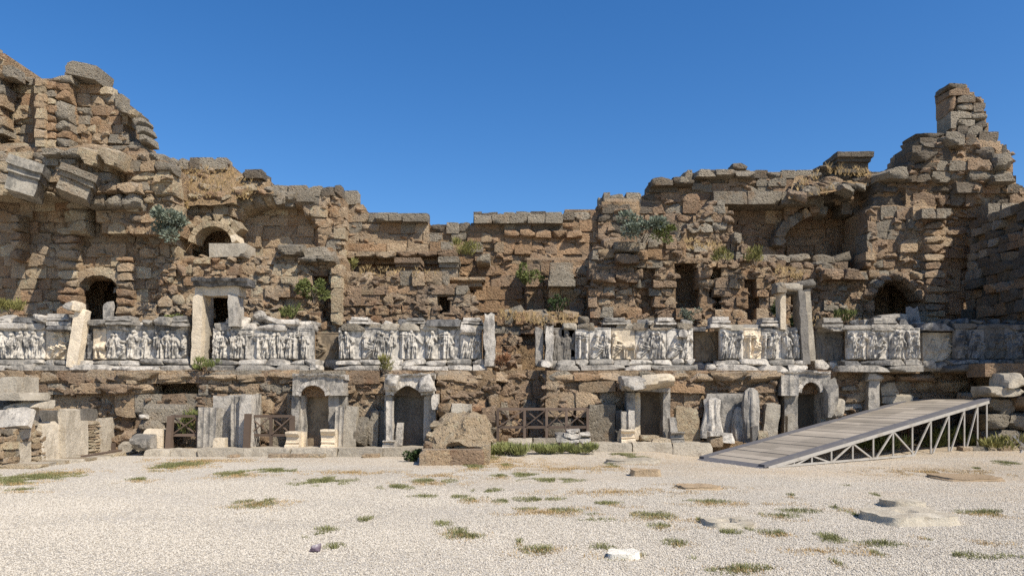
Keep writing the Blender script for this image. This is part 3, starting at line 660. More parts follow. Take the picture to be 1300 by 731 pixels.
lt.chink(900, TAN, rect(-60, 60, 224, 425), [door, rect(40, 96, 98, 190), rect(68, 285, 98, 400)]); ln.chink(800, TAN, None, [niche, rect(258, 372, 292, 416)]); ma.chink(450, TAN); cw.chink(250, OCH, rect(425, 262, 790, 425)); dm.chink(500, BRN); cg.chink(120, BRN); rc.chink(200, BRN); er.chink(750, BRN, rect(748, 250, 1006, 425)); fr.chink(500, BRN, None, [ap]); gr.chink(500, BRN, rect(996, 330, 1190, 425), [archp(1110, 1168, 355, 380, 425), rect(994, 364, 1024, 470)]); ht.chink(700, BRN, rect(1098, 165, 1340, 425)); hw.chink(1500, BRN, rect(0, 474, 634, 572), [rect(372, 488, 426, 580), rect(490, 486, 548, 580), rect(192, 480, 252, 506)]); hw2.chink(1200, BRN, rect(634, 474, 1250, 572), [rect(796, 488, 850, 580), rect(1008, 486, 1046, 580)])
for w_ in WALLS: w_.finish()
# ------------------------------------------------------------------ carved friezes on the podium
def relief(w, h, seed, dense=1.0, kind='figures'):
    """height field of standing, seated and reaching draped figures; metres"""
    rs = random.Random(seed); nx, nz_ = max(8, int(w/.017)), max(8, int(h/.017))
    X, Z = np.meshgrid(np.linspace(0, w, nx+1), np.linspace(0, h, nz_+1), indexing='ij'); H = np.zeros_like(X)
    def cap(ax, az, bx, bz, r0, r1, dep, fold=0, ph=0):
        nonlocal H
        dx, dz = bx-ax, bz-az; L2 = dx*dx+dz*dz+1e-9
        t = np.clip(((X-ax)*dx+(Z-az)*dz)/L2, 0, 1); d = np.hypot(X-ax-t*dx, Z-az-t*dz); r = r0+(r1-r0)*t
        k = dep*np.sqrt(np.maximum(0, 1-(d/r)**2))
        if fold:
            side = ((X-ax)*(-dz)+(Z-az)*dx)/math.sqrt(L2)
            k = k*(1-fold*(.5+.5*np.sin(side*95+t*5+ph)))
        H = np.maximum(H, k)
    x = rs.uniform(.08, .2)
    while x < w-.08:
        s = h*rs.uniform(.86, .98); q = rs.random()*1.0; dep = rs.uniform(.13, .21); ln = rs.uniform(-.09, .09)
        if q < .68:                                          # standing
            cap(x-.05, .04, x-.03+ln*.4, s*.5, .05, .085, dep*.8, .55, rs.random()*6); cap(x+.06, .04, x+.03+ln*.4, s*.5, .05, .085, dep*.85, .55, rs.random()*6)
            cap(x+ln*.4, s*.46, x+ln, s*.74, .09, .105, dep, .4, rs.random()*6); cap(x+ln*1.2, s*.89, x+ln*1.25, s*.91, .058, .056, dep*.95)
            for sg in (-1, 1):
                ex, ez = x+ln+sg*rs.uniform(.1, .2), s*rs.uniform(.45, .72); cap(x+ln+sg*.09, s*.74, ex, ez, .042, .036, dep*.75); cap(ex, ez, ex+sg*rs.uniform(-.12, .1), ez+rs.uniform(-.12, .25), .036, .028, dep*.7)
            x += rs.uniform(.20, .31)/dense
        elif q < .84:                                         # seated or crouching
            cap(x, .1, x+.16, s*.4, .07, .09, dep, .5); cap(x+.16, s*.4, x-.02, s*.42, .1, .1, dep*1.1, .4); cap(x-.02, s*.42, x+ln, s*.66, .1, .09, dep, .35); cap(x+ln, s*.8, x+ln, s*.82, .06, .055, dep)
            cap(x+ln, s*.64, x+.2, s*.55, .04, .032, dep*.8); cap(x-.1, .05, x+.02, s*.36, .1, .08, dep*.6)
            x += rs.uniform(.28, .4)/dense
        elif q < .875:                                        # animal
            cap(x, s*.42, x+.34, s*.46, .11, .12, dep); cap(x+.36, s*.5, x+.46, s*.76, .07, .05, dep); cap(x+.46, s*.76, x+.55, s*.68, .05, .035, dep)
            for lx in (0, .08, .3, .38): cap(x+lx, s*.4, x+lx+rs.uniform(-.06, .06), .03, .04, .026, dep*.7)
            x += rs.uniform(.5, .58)/dense
        else:                                                # tree or pillar
            cap(x, 0, x+.02, s*.9, .05, .04, dep*.7); cap(x-.08, s*.8, x+.1, s*.86, .09, .09, dep*.8, .6)
            x += rs.uniform(.2, .26)/dense
    N = np.array([[nz3((a*5, b*5, 0), 1, seed)+.6*nz3((a*13, b*13, 2), 1, seed) for b in Z[0]] for a in X[:, 0]])
    H = H*(1+.28*N)+N*.014
    fr = np.maximum(np.maximum(0, 1-Z/.05), np.maximum(0, 1-(h-Z)/.045))*.055; H = np.maximum(H, fr*np.minimum(1, 1.4+N*2))
    e = np.minimum(np.minimum(X, w-X), np.minimum(Z, h-Z)); H = H*np.clip(.3+e/.03, 0, 1)
    return X, Z, H
def relief_panel(root, mat, x0, x1, y0, y1, Y, seed, dense=1.0, name='relief_panel', back=.18, flat=1.0):
    a, b = P(x0, y1, Y), P(x1, y0, Y); w, h = b.x-a.x-.012, b.z-a.z
    X, Z, H = relief(w, h, seed, dense); n, m_ = X.shape; H = H*flat
    v = np.stack([a.x+.006+X, Y-H, a.z+Z], -1).reshape(-1, 3); f = [(i*m_+j, (i+1)*m_+j, (i+1)*m_+j+1, i*m_+j+1) for i in range(n-1) for j in range(m_-1)]
    ring = [i*m_ for i in range(n)]+[(n-1)*m_+j for j in range(1, m_)]+[i*m_+m_-1 for i in range(n-2, -1, -1)]+[j for j in range(m_-2, 0, -1)]
    k = len(v); bk = v[ring].copy(); bk[:, 1] = Y+back; v = np.vstack([v, bk]); L = len(ring)
    f += [(ring[q], k+q, k+(q+1) % L, ring[(q+1) % L]) for q in range(L)]
    return mesh_obj(name, v, f, mat, root, sharp=0)
def rough_row(root, mats, x0, x1, y0, y1, Y, w, d, name, kind='flat', gapp=0.0, yj=1.0, rz=.03, dj=.05):
    x = x0
    while x < x1-4:
        ww = min(R.uniform(*w), x1-x)
        if R.random() >= gapp:
            j = yj*R.uniform(-1, 1)
            pblock(name, root, R.choice(mats), x+.4, y0+j, x+ww-.4, y1, Y+R.uniform(-dj, dj), d*R.uniform(.9, 1.1), kind, (R.uniform(-rz, rz), R.uniform(-rz, rz), R.uniform(-rz, rz)))
        x += ww
PY = 21.35
def podium(label, x0, x1, cuts, mats, seed, Y=PY, yt=416.5, yb=456, base=(), cornice=(), side=None, dens=1.2, bm=None, cm=None):
    c = P((x0+x1)/2, 471, Y); c.y += .5
    t = thing('frieze_podium', label, 'carved frieze', c, 'carved marble friezes of the stage front')
    A, B = P(x0+1, 474, Y+.12), P(x1-1, yt+1, Y+.12); v, f = boxgrid(1, 1, 1)
    mesh_obj('podium_core', (v+.5)*np.array([B.x-A.x, 1.1, B.z-A.z])+np.array([A.x, Y+.1, A.z]), f, CORE, t, smooth=False)
    for i, (a, b) in enumerate(zip(cuts[:-1], cuts[1:])):
        relief_panel(t, mats[i % len(mats)], a, b, yt+R.uniform(-1, 1.5), yb, Y-R.uniform(0, .04), seed+i*3, dens)
    bm = bm or [MAR, MAR, MARG]
    rough_row(t, bm, x0-4, x1+3, yb, 463.5, Y-.22, (16, 38), .45, 'base_block', 'worn', .04, 1.2)
    rough_row(t, bm, x0-7, x1+6, 463, 471.5, Y-.36, (26, 62), .6, 'base_block', 'flat', .0, .6)
    for q in cornice: rough_row(t, q[5] if len(q) > 5 else (cm or [MARG, MAR, SLAB]), q[0], q[1], q[2], q[3], Y-q[4], (18, 42), .55, 'cornice_block', 'flat', .03, .8)
    return t
podium('pale frieze with cream end panel, left of the leaning white post at far left', -70, 88, [-70, -30, 2, 32, 58, 88], [CARV, CARG, CARV, CARV, MARC], 3,
       cornice=[(-70, 58, 408, 419, .12, [MAR, MARG]), (58, 92, 413, 420, .35, [MARG, MARD])], cm=[MAR, MARG])
podium('pale frieze with niche figures, between the leaning white post and the left standing doorway', 94, 239, [94, 118, 135, 160, 180, 196, 239], [MARD, MARC, CARV, CARV, CARG, CARV], 31,
       cornice=[(96, 240, 412, 419, .10, [MARG, MAR, MARD])])
podium('pale frieze right of the left standing doorway, capped by tumbled white lumps', 270, 398, [270, 292, 322, 352, 380, 398], [CARV, CARV, CARG, CARV], 57, cornice=[(272, 398, 411, 419, .05, [MARG, MAR])])
podium('longest pale frieze of dancing figures, left of the central gap', 430, 612, [430, 459, 507, 540, 556, 584, 612], [CARV, CARG, CARV, CARG, CARV, CARV], 83, cornice=[(430, 624, 411, 419, .06, [SLAB, GRY, MARG])])
podium('pale frieze right of the central gap with scattered figures', 712, 880, [730, 748, 776, 806, 846, 880], [CARV, CARV, MARC, CARV], 107, cornice=[(715, 880, 410, 418.5, .06, [SLAB, GRY])], dens=1.1)
podium('grey white frieze panel left of the right standing doorway', 914, 1021, [914, 944, 966, 992, 1021], [CARV, MARC, CARG, CARV], 131, cornice=[(914, 1000, 411, 419, .05, [SLAB, MARG])])
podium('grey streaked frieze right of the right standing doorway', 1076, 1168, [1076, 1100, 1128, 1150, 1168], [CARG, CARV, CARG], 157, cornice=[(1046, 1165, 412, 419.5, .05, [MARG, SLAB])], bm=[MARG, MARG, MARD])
podium('dark frieze in deep shade at the far right end', 1213, 1330, [1213, 1226, 1250, 1275, 1300, 1330], [MARD, MARD, SLABD], 173, cornice=[(1172, 1330, 410, 419, .05, [MARD, SLABD])], bm=[MARD, SLABD])  # deep shade put into the stone colours of panels, base and cornice
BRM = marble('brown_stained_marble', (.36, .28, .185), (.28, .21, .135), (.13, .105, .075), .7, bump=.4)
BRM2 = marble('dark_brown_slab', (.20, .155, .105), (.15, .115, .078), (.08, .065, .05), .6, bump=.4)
def recess(label, x0, x1, y0, y1, Y, mat, seed, flat=.35):
    t = thing('recessed_panel', label, 'wall panel', P((x0+x1)/2, 471, Y))
    relief_panel(t, mat, x0, x1, y0, y1, Y, seed, .7, 'carved_panel', .4, flat)
    rough_row(t, [MARG, MAR], x0, x1, y1-1, 471, Y-.15, (14, 24), .5, 'base_block', 'worn'); return t
recess('brownish carved panel set back between the lumpy frieze and the longest frieze', 396, 432, 422, 458, 21.9, BRM, 5, .7)
recess('plain brownish recessed panel left of the grey white frieze', 880, 914, 421, 459, 21.9, BRM, 9, .3)
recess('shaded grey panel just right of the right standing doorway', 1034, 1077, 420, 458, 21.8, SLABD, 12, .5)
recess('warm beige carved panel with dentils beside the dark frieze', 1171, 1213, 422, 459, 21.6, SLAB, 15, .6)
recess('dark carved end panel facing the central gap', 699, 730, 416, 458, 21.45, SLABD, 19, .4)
def tagm(o, label, cat, group=None): return tag(o, label, cat, group)
# upright pieces among the friezes
t = thing('leaning_post', 'tall pale post leaning among the friezes at far left, with a curled head', 'stone post', P(90, 468, 21.0))
slab('shaft', t, MARC, 83, 392, 97, 466, 20.95, .3, lean=9, amp=.015, ragged=.1); box('head', t, MARC, P(97.5, 395, 21.0), (.36, .32, .27), lean=14, amp=.02, p=6); block('scroll', t, MARG, P(88, 388, 20.9), (.22, .25, .22), (0, .3, 0), 'rock')
tagm(slab('marble_pillar', None, MAR, 615, 397, 628, 466, 20.95, .45, amp=.03, ragged=.12), 'white fluted marble pillar stump at the left edge of the central gap', 'pillar')
t = thing('split_post', 'pair of upright marble slabs with dark slot at the right edge of the central gap', 'stone post', P(688, 468, 21.3))
slab('upright', t, MARG, 680, 418, 690, 465, 21.3, .5, amp=.02, ragged=.1); slab('upright', t, MAR, 692, 414, 701, 464, 21.15, .5, lean=2, amp=.03, ragged=.1)
tagm(slab('marble_slab', None, MARD, 1158, 388, 1172, 418, 22.4, .2, lean=-10, yaw=-25, amp=.02, ragged=.15), 'dark pointed slab leaning by the cave mouth', 'stone slab')
tagm(slab('marble_slab', None, MARG, 1144, 396, 1160, 420, 22.5, .15, lean=-14, amp=.02, ragged=.2), 'light rounded slab leaning against the dark pointed slab', 'stone slab')
tagm(slab('marble_post', None, MARG, 131, 385, 140, 408, 21.9, .2, amp=.03, ragged=.15), 'small broken grey post standing in front of the left dark doorway', 'stone post')
# column bases and moulded blocks on top of the friezes
def colbase(label, x0, x1, y0, y1, Y, mat=MAR, n=3, taper=.12):
    c = P((x0+x1)/2, y1, Y); t = thing('column_base', label, 'column base', c, 'moulded bases on top of the friezes')
    names = ['plinth', 'moulding', 'cap'][:n]; hh = (y1-y0)/n
    for i, nm in enumerate(names):
        k = taper*(x1-x0)*(i/ max(1, n-1)); a, b = x0+k*(.6+.4*(i % 2)), x1-k
        mould(nm, t, mat, a, b, y1-hh*(i+1)+.25, y1-hh*i, Y-.12+i*.05, [(0, .0), (.15, .05), (.5, .07), (.85, .05), (1, .0)] if i % 2 else [(0, .03), (.8, .03), (1, .0)], .012, .5)
    return t
for a in [('tiered pale base on the far left frieze beside the leaning post', 59, 90, 398, 413, 21.2, MAR), ('flat tiered base above the niche figures', 134, 169, 401, 412, 21.2, MARG),
          ('dark tiered block at the left foot of the left standing doorway', 218, 240, 401, 414, 21.2, MARG), ('low pale base under the rubble mass left of the longest frieze', 444, 470, 402, 411, 21.4, MAR),
          ('pale base over the middle of the longest frieze', 515, 540, 403, 411, 21.5, MARG), ('wide pale base at the right end of the longest frieze', 586, 613, 403, 411, 21.4, MAR),
          ('stepped base right of the central gap, over the scattered figures', 766, 797, 403, 412, 21.4, MARG), ('stepped pale base left of the plain brownish panel', 833, 858, 403, 412, 21.4, MAR),
          ('tall stepped pale base right of the shaded rectangular recess', 902, 928, 402, 416, 21.4, MAR), ('stepped base at the left foot of the right standing doorway', 966, 989, 403, 414, 21.4, MAR),
          ('stepped base right of the right standing doorway', 1043, 1070, 403, 415, 21.4, MARG), ('stepped grey base in front of the cave mouth', 1107, 1140, 403, 416, 21.4, MARG)]: colbase(*a)
# loose marble lumps on the friezes, each its own thing
def lumps(data, cat='marble block', grp='loose marble lumps on the friezes'):
    for (lab, a, t_, b, u, Y, mt, kd, rot) in data:
        o = pblock('loose_block', None, mt, a, t_, b, u, Y, .5, kd, (0, rot, R.uniform(-.2, .2))); tag(o, lab, cat, grp)
lumps([('white rounded lump at the far left edge on top of the frieze', -8, 399, 12, 410, 21.2, MAR, 'rock', 0), ('dark flat lump left of the tiered pale base', 14, 402, 40, 409, 21.2, MARD, 'worn', .05), ('white lump leaning on the tiered pale base', 40, 399, 57, 410, 21.1, MAR, 'rock', .2),
       ('grey slab lying right of the leaning post', 107, 405, 134, 413, 21.1, MARG, 'flat', 0), ('dark round topped block above the niche figures', 190, 402, 214, 412, 21.0, MARG, 'worn', 0), ('small grey block beside the dark round topped block', 178, 405, 190, 413, 21.1, MARG, 'worn', .1),
       ('largest white lump right of the left standing doorway', 287, 400, 312, 413, 21.3, MAR, 'rock', .1), ('pointed white lump on the lumpy frieze', 316, 395, 334, 409, 21.4, MAR, 'rock', -.3), ('white lump in the middle of the lumpy frieze', 334, 402, 352, 412, 21.2, MAR, 'rock', .2), ('flat white slab at the right end of the lumpy frieze', 352, 405, 378, 413, 21.2, MAR, 'flat', .05),
       ('long dark stained marble beam over the longest frieze', 541, 405, 584, 414, 21.2, MARD, 'flat', 0), ('white corner block under the wide pale base', 584, 412, 604, 424, 21.1, MAR, 'worn', .1),
       ('grey brown block over the dark end panel', 736, 401, 748, 411, 21.5, GRY, 'worn', 0), ('white chip left of the stepped pale base', 823, 405, 832, 412, 21.2, MAR, 'rock', .2),
       ('thin dark slab over the plain brownish panel', 872, 415, 898, 420, 21.4, MARD, 'flat', 0), ('white knob over the plain brownish panel', 864, 416, 876, 428, 21.1, MAR, 'rock', 0), ('white block at the foot of the plain brownish panel', 899, 462, 911, 471, 20.9, MAR, 'worn', 0),
       ('tilted white block on the grey streaked frieze in front of the cave', 1118, 398, 1142, 405, 21.6, MARG, 'flat', -.12), ('white lump at the foot of the split post', 686, 456, 700, 466, 20.9, MAR, 'rock', 0)])
# ------------------------------------------------------------------ standing doorways on the podium level
t = thing('stone_doorway', 'standing left marble doorway with two pale jambs and dark lintel slab, beside the lumpy frieze', 'doorway', P(275, 470, 21.2), 'standing doorways of the upper stage')
slab('jamb', t, MARC, 242, 372, 254, 463, 21.0, .55, lean=2.2, amp=.010); slab('jamb', t, SLAB, 256, 374, 262, 463, 21.25, .5, lean=0, amp=.010)
slab('jamb', t, MARG, 290, 373, 302, 414, 21.0, .5, lean=-2, amp=.02, ragged=.05); slab('lintel', t, MARC, 247, 363, 304, 375, 21.05, .55, amp=.015)
mould('lintel_slab', t, MARD, 246, 315, 354, 363, 20.95, [(0, .02), (.4, .05), (.55, .16), (1, .2)], .025, .6)
rough_row(t, [TAN, BRN, LGT], 264, 288, 414, 470, 22.2, (10, 14), .3, 'infill_stone', 'worn')
for yy in range(416, 470, 8): rough_row(t, [TAN, LGT, BRN], 262, 284, yy, yy+8, 21.75, (7, 12), .3, 'infill_stone', 'worn')
t = thing('stone_doorway', 'standing right doorway with narrow left jamb, broad leaning right jamb and broken lintel', 'doorway', P(1012, 470, 21.2), 'standing doorways of the upper stage')
slab('jamb', t, MARC, 991, 371, 998, 418, 21.2, .4, amp=.012); slab('jamb', t, SLABD, 1020, 368, 1029, 462, 21.1, .5, lean=-4, amp=.02); slab('jamb', t, SLAB, 1028, 366, 1036, 458, 21.2, .5, lean=-5, amp=.015)
block('lintel', t, SLAB, P(1000, 365, 21.35), (.66, .5, .24), (0, .06, 0), 'worn'); block('lintel', t, SLABD, P(1020, 362, 21.35), (.5, .5, .22), (0, -.14, 0), 'worn'); slab('lintel_bed', t, SLABD, 994, 368, 1022, 373, 21.3, .5)
block('corner_stone', t, GRY, P(989, 366, 21.3), (.25, .5, .3), (0, 0, 0), 'worn')
# carved blocks lying on the upper walls
def one(lab, cat, a, t_, b, u, Y, mt, d=.8, kd='neat', rot=0, yaw=0, name='carved_block', grp=None):
    tag(pblock(name, None, mt, a, t_, b, u, Y, d, kd, (0, rot, yaw)), lab, cat, grp)
SLABC = marble('weathered_cornice_stone', (.42, .38, .31), (.34, .30, .24), (.15, .14, .12), .8)
def cornice(lab, x0, x1, y0, y1, Y, mt, d=.9, lean=0, flip=False, yaw=0, grp='cornice blocks high on the ruins'):
    """moulded block: body with an overhanging stepped top"""
    c = P((x0+x1)/2, y1, Y); t = thing('cornice_block', lab, 'cornice block', c, grp); w = (x1-x0)*Y/F; h = (y1-y0)*Y/F
    for nm, a, b, k, dk in (('body', 0, .52, .84, .0), ('moulding', .52, .72, .93, .1), ('top_slab', .72, 1., 1.0, .2)):
        if flip: a, b = 1-b, 1-a
        _seed[0] += 1; n_, g = boxgrid(6, 4, 3); v = n_*np.array([w*k, d, h*(b-a)])+np.array([0, d/2-dk, h*(a+b)/2]); v = v+nzv(v, 3, _seed[0], .025)
        o = mesh_obj(nm, v+np.array(c), g, mt, t, smooth=False)
    t.rotation_euler = (0, math.radians(lean), math.radians(yaw)); return t
cornice('tilted fluted cornice block with dark cap, high on the far left tower', 4, 44, 202, 244, 22.0, SLABC, 1.1, 14, yaw=20)
cornice('tilted long cornice block jutting out right of the fluted one on the left tower', 70, 112, 214, 246, 22.0, GRY, 1.2, 18, yaw=25)
cornice('shaded box shaped cornice block on the centre ledge', 502, 535, 328, 352, 25.0, BRN, .9); cornice('cornice block with flat top, right of the box shaped one on the centre ledge', 557, 583, 327, 354, 25.0, GRY, .9)
cornice('thin cornice slab jutting out below the centre ledge blocks', 562, 616, 353, 364, 24.9, TAN, .8)
cornice('grey cornice block with jutting base right of the central gap, beside a green shrub', 696, 730, 333, 364, 24.4, GRY, .9, flip=True)
cornice('dark cornice block with overhanging top lying alone on the right skyline', 1060, 1106, 195, 219, 25.3, DRK, 1.2)
one('rounded dark stone at the left foot of the skyline cornice block', 'stone block', 1042, 206, 1064, 217, 25.4, DRK, .9, 'rock')
one('single small dark stone on the right skyline left of the grass', 'stone block', 931, 207, 949, 216, 25.7, DRK, .6, 'worn'); one('small pale stone on the skyline step, right wall', 'stone block', 862, 223, 875, 231, 25.6, GRY, .6, 'worn')
one('large dark squared stone standing on the left skyline', 'stone block', 308, 216, 334, 226, 24.8, DRK, .8, 'worn'); one('pale slab block in front of the small marble arch', 'stone block', 266, 309, 312, 326, 23.9, SLAB, .9, 'neat')
one('flat slab lying inside the mouth of the right arched niche', 'stone block', 1056, 322, 1080, 333, 25.0, GRY, .7, 'flat', -.25); one('loose block left of the pointed stone under the right niche', 'stone block', 966, 323, 987, 336, 24.9, GRY, .7, 'worn')
# ------------------------------------------------------------------ lower doorways and what stands beside them
GD = 'small doorways along the foot of the stage wall'
def fluted(name, root, mat, x0, x1, y0, y1, Y, th=.3, k=3, lean=0, amp=.01):
    a, b = P(x0, y1, Y), P(x1, y0, Y); w, h = b.x-a.x, b.z-a.z; nx, nz_ = 6*k, 10; _seed[0] += 1
    v, f = boxgrid(nx, 2, nz_); v = v.copy(); fr = v[:, 1] < -.4; u = v[:, 0]+.5
    v = v*np.array([w, th, h]); v[fr, 1] += .035*np.abs(np.sin(u[fr]*math.pi*k)); v += nzv(v, 4, _seed[0], amp); v[:, 2] += h/2
    v = v@np.array(Euler((0, math.radians(lean), 0)).to_matrix()).T
    return mesh_obj(name, v+np.array([(a.x+b.x)/2, Y+th/2, a.z]), f, mat, root)
def pedestal(t, mat, x0, x1, y0, y1, Y, name='pedestal'):
    return mould(name, t, mat, x0, x1, y0, y1, Y, [(0, .12), (.18, .12), (.25, .05), (.36, .08), (.42, 0), (.7, 0), (.78, .06), (.9, .1), (1, .1)], .012, .3)
t = thing('marble_doorway', 'leftmost low doorway: upright grey marble panel with fluted side slabs, shadow across it', 'doorway', P(284, 568, 20), GD)
slab('back_panel', t, MARG, 271, 502, 306, 568, 20.3, .18, amp=.01, ragged=.04); fluted('side_slab', t, MARG, 250, 273, 517, 568, 19.95, .3, 3, 2); slab('flank', t, MAR, 303, 501, 318, 568, 19.85, .75, lean=1, amp=.02, ragged=.06); fluted('flank_moulding', t, MARG, 293, 304, 503, 568, 19.98, .35, 2)
slab('foot_block', t, MARC, 270, 556, 285, 568, 19.7, .25)
def niche_door(label, x0, x1, yh, ys, yb, Y, headmat, pmat, kind, jl, jr, group=GD, back=.55):
    t = thing('marble_doorway', label, 'doorway', P((x0+x1)/2, yb, Y), group); xl, xr = jl[1], jr[0]
    slab('inner_panel', t, pmat, xl-3, ys-8, xr+3, yb, Y+back, .15, amp=.008)
    slab('jamb', t, MARG, jl[0], ys, jl[1], yb, Y+.05, .5, amp=.015); slab('jamb', t, MARG, jr[0], ys, jr[1], yb, Y+.05, .5, amp=.015)
    # head: block cut by an arch or a gable
    A, B = P(x0, ys, Y), P(x1, yh, Y); w, h = B.x-A.x, B.z-A.z; n = 16; _seed[0] += 1; sd = _seed[0]*.4; v, f = [], []
    ox0, ox1 = (xl-x0)/(x1-x0), (xr-x0)/(x1-x0)
    for i in range(n+1):
        u = i/n
        if ox0 < u < ox1:
            q = (u-ox0)/(ox1-ox0); lo = (math.sqrt(max(0, 1-(2*q-1)**2)) if kind == 'arch' else 1-abs(2*q-1))*(.66 if kind == 'arch' else .72) if kind != 'flat' else 0
        else: lo = 0
        top = 1+.10*nz3((u*4, sd, 0))
        for d in (0, .75):
            v += [(A.x+w*u, Y-.12+d, A.z+h*lo), (A.x+w*u, Y-.12+d, A.z+h*top)]
    v = np.array(v); v += nzv(v, 4, sd, .02)
    for i in range(n):
        a = i*4; b = a+4
        f += [(a, b, b+1, a+1), (a+1, b+1, b+3, a+3), (a+3, b+3, b+2, a+2), (a+2, b+2, b, a)]
    f += [(0, 1, 3, 2), (n*4, n*4+2, n*4+3, n*4+1)]
    mesh_obj('head_block', v, f, headmat, t, smooth=False)
    if kind != 'flat':
        slab('tympanum', t, BRM2 if kind == 'gable' else OCH, xl-1, yh+7, xr+1, ys+2, Y+.3, .2, amp=.03)
        a, b = P(xl, ys, Y-.02), P(xr, ys, Y-.02); cx, rx, rz = (a.x+b.x)/2, (b.x-a.x)/2, h*.66
        for i in range(9):
            q0, q1 = i/9, (i+.94)/9
            pt = lambda q: Vector((cx-rx*math.cos(math.pi*q), Y-.10, A.z+rz*(math.sin(math.pi*q) if kind == 'arch' else 1-abs(2*q-1))))
            bar('trim_stone', t, MAR, pt(q0), pt(q1), .09, .12)
    if kind != 'flat': mould('head_cornice', t, MAR, x0-1, x1+1, yh-3, yh+3, Y-.1, [(0, .0), (.4, .05), (.6, .1), (1, .12)], .03, .6)
    return t
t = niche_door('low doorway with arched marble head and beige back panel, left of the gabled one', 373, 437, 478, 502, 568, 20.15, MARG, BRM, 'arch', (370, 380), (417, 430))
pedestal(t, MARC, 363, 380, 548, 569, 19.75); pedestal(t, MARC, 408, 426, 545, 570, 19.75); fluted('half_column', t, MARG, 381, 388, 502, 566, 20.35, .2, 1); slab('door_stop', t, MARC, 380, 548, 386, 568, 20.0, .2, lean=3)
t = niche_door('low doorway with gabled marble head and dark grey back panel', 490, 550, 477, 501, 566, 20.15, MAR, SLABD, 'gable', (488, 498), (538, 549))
fluted('front_column', t, MAR, 490, 498, 509, 560, 19.75, .28, 1); pedestal(t, MAR, 486, 501, 559, 568, 19.75, 'column_foot'); slab('wedge_stone', t, MAR, 502, 536, 510, 566, 19.95, .15, lean=4); slab('side_block', t, MAR, 548, 500, 556, 520, 19.9, .4); slab('side_block', t, MARG, 546, 520, 553, 546, 20.0, .4)
block('gable_lump', t, MAR, P(497, 486, 19.9), (.34, .45, .4), (0, .3, 0), 'rock'); block('gable_lump', t, MAR, P(541, 487, 19.9), (.36, .45, .42), (0, -.3, 0), 'rock')
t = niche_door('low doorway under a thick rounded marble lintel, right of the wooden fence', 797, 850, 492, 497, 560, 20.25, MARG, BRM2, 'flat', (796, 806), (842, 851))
block('lintel', t, MAR, P(808, 486, 20.1), (.82, .75, .36), (0, .03, 0), 'rock'); block('lintel', t, MARC, P(834, 484, 20.1), (.88, .8, .38), (0, -.05, 0), 'rock'); slab('inner_jamb', t, MARC, 806, 498, 813, 558, 20.45, .25)
slab('front_post', t, MARG, 789, 522, 797, 545, 19.9, .2); slab('front_post', t, MAR, 798, 520, 806, 552, 19.85, .2, ragged=.05); pedestal(t, MARC, 788, 806, 545, 561, 19.7); slab('front_post', t, MARG, 852, 531, 861, 553, 19.9, .2, lean=-6, ragged=.08); pedestal(t, MARG, 851, 868, 548, 561, 19.75)
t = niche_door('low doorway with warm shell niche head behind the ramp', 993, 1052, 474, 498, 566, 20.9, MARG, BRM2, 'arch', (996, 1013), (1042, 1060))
fluted('corner_block', t, MARG, 992, 1014, 476, 502, 20.6, .5, 2); block('broken_jamb', t, MARG, P(1055, 505, 20.7), (.36, .5, 1.0), (0, .1, 0), 'rock'); block('broken_jamb', t, SLAB, P(1062, 518, 20.8), (.3, .4, .5), (0, 0, 0), 'worn'); slab('front_post', t, SLAB, 1000, 526, 1009, 560, 20.5, .2, ragged=.08)
t = thing('marble_doorway', 'rightmost broken doorway jamb of grey marble above the ramp', 'doorway', P(1106, 545, 21.3), GD)
slab('jamb', t, MARG, 1103, 476, 1117, 545, 21.2, .5, amp=.02); slab('back_panel', t, SLABD, 1090, 496, 1106, 545, 21.5, .2); block('head_block', t, MARG, P(1107, 478, 21.35), (.42, .5, .26), (0, 0, 0), 'worn')
# draped statue fragments with their panel
def drapery(name, root, mat, x0, x1, y0, y1, Y, sd, lean=0, fold=7):
    a, b = P(x0, y1, Y), P(x1, y0, Y); w, h = (b.x-a.x)/2, b.z-a.z; cx = (a.x+b.x)/2; v, f = [], []; na, nh = 36, 16
    for j in range(nh+1):
        t_ = j/nh; r = w*(1-.35*t_*t_+.14*math.sin(t_*6+sd))*(1 if j < nh else .45)
        for i in range(na):
            th = 2*math.pi*i/na; k = 1+.13*math.sin(fold*th+sd+t_*2.2)+.06*math.sin(13*th-t_*3)+.1*nz3((math.cos(th), math.sin(th), t_*3), 1.4, sd)
            v.append((cx+r*k*math.cos(th)+math.tan(math.radians(lean))*h*t_, Y+.15+r*.75*k*math.sin(th), a.z+h*t_))
    for j in range(nh):
        for i in range(na): f.append((j*na+i, j*na+(i+1) % na, (j+1)*na+(i+1) % na, (j+1)*na+i))
    f.append(tuple(nh*na+i for i in range(na))); f.append(tuple(reversed(range(na)))); return mesh_obj(name, v, f, mat, root)
tag(slab('upright_marble_slab', None, MARG, 897, 499, 951, 562, 20.55, .15, amp=.012), 'grey upright panel behind the two draped statue fragments', 'stone panel')
tag(drapery('statue_fragment', None, MAR, 893, 918, 504, 556, 20.0, 1.2, 0), 'left headless draped statue fragment in front of the grey panel', 'statue')
tag(drapery('statue_fragment', None, MARG, 945, 966, 492, 562, 20.1, 3.4, 0, 6), 'right taller draped statue fragment beside the grey panel', 'statue')
tag(drapery('statue_fragment', None, MARG, 932, 948, 516, 562, 20.3, 5.1, 0, 5), 'small dark draped statue fragment between the two larger ones', 'statue')
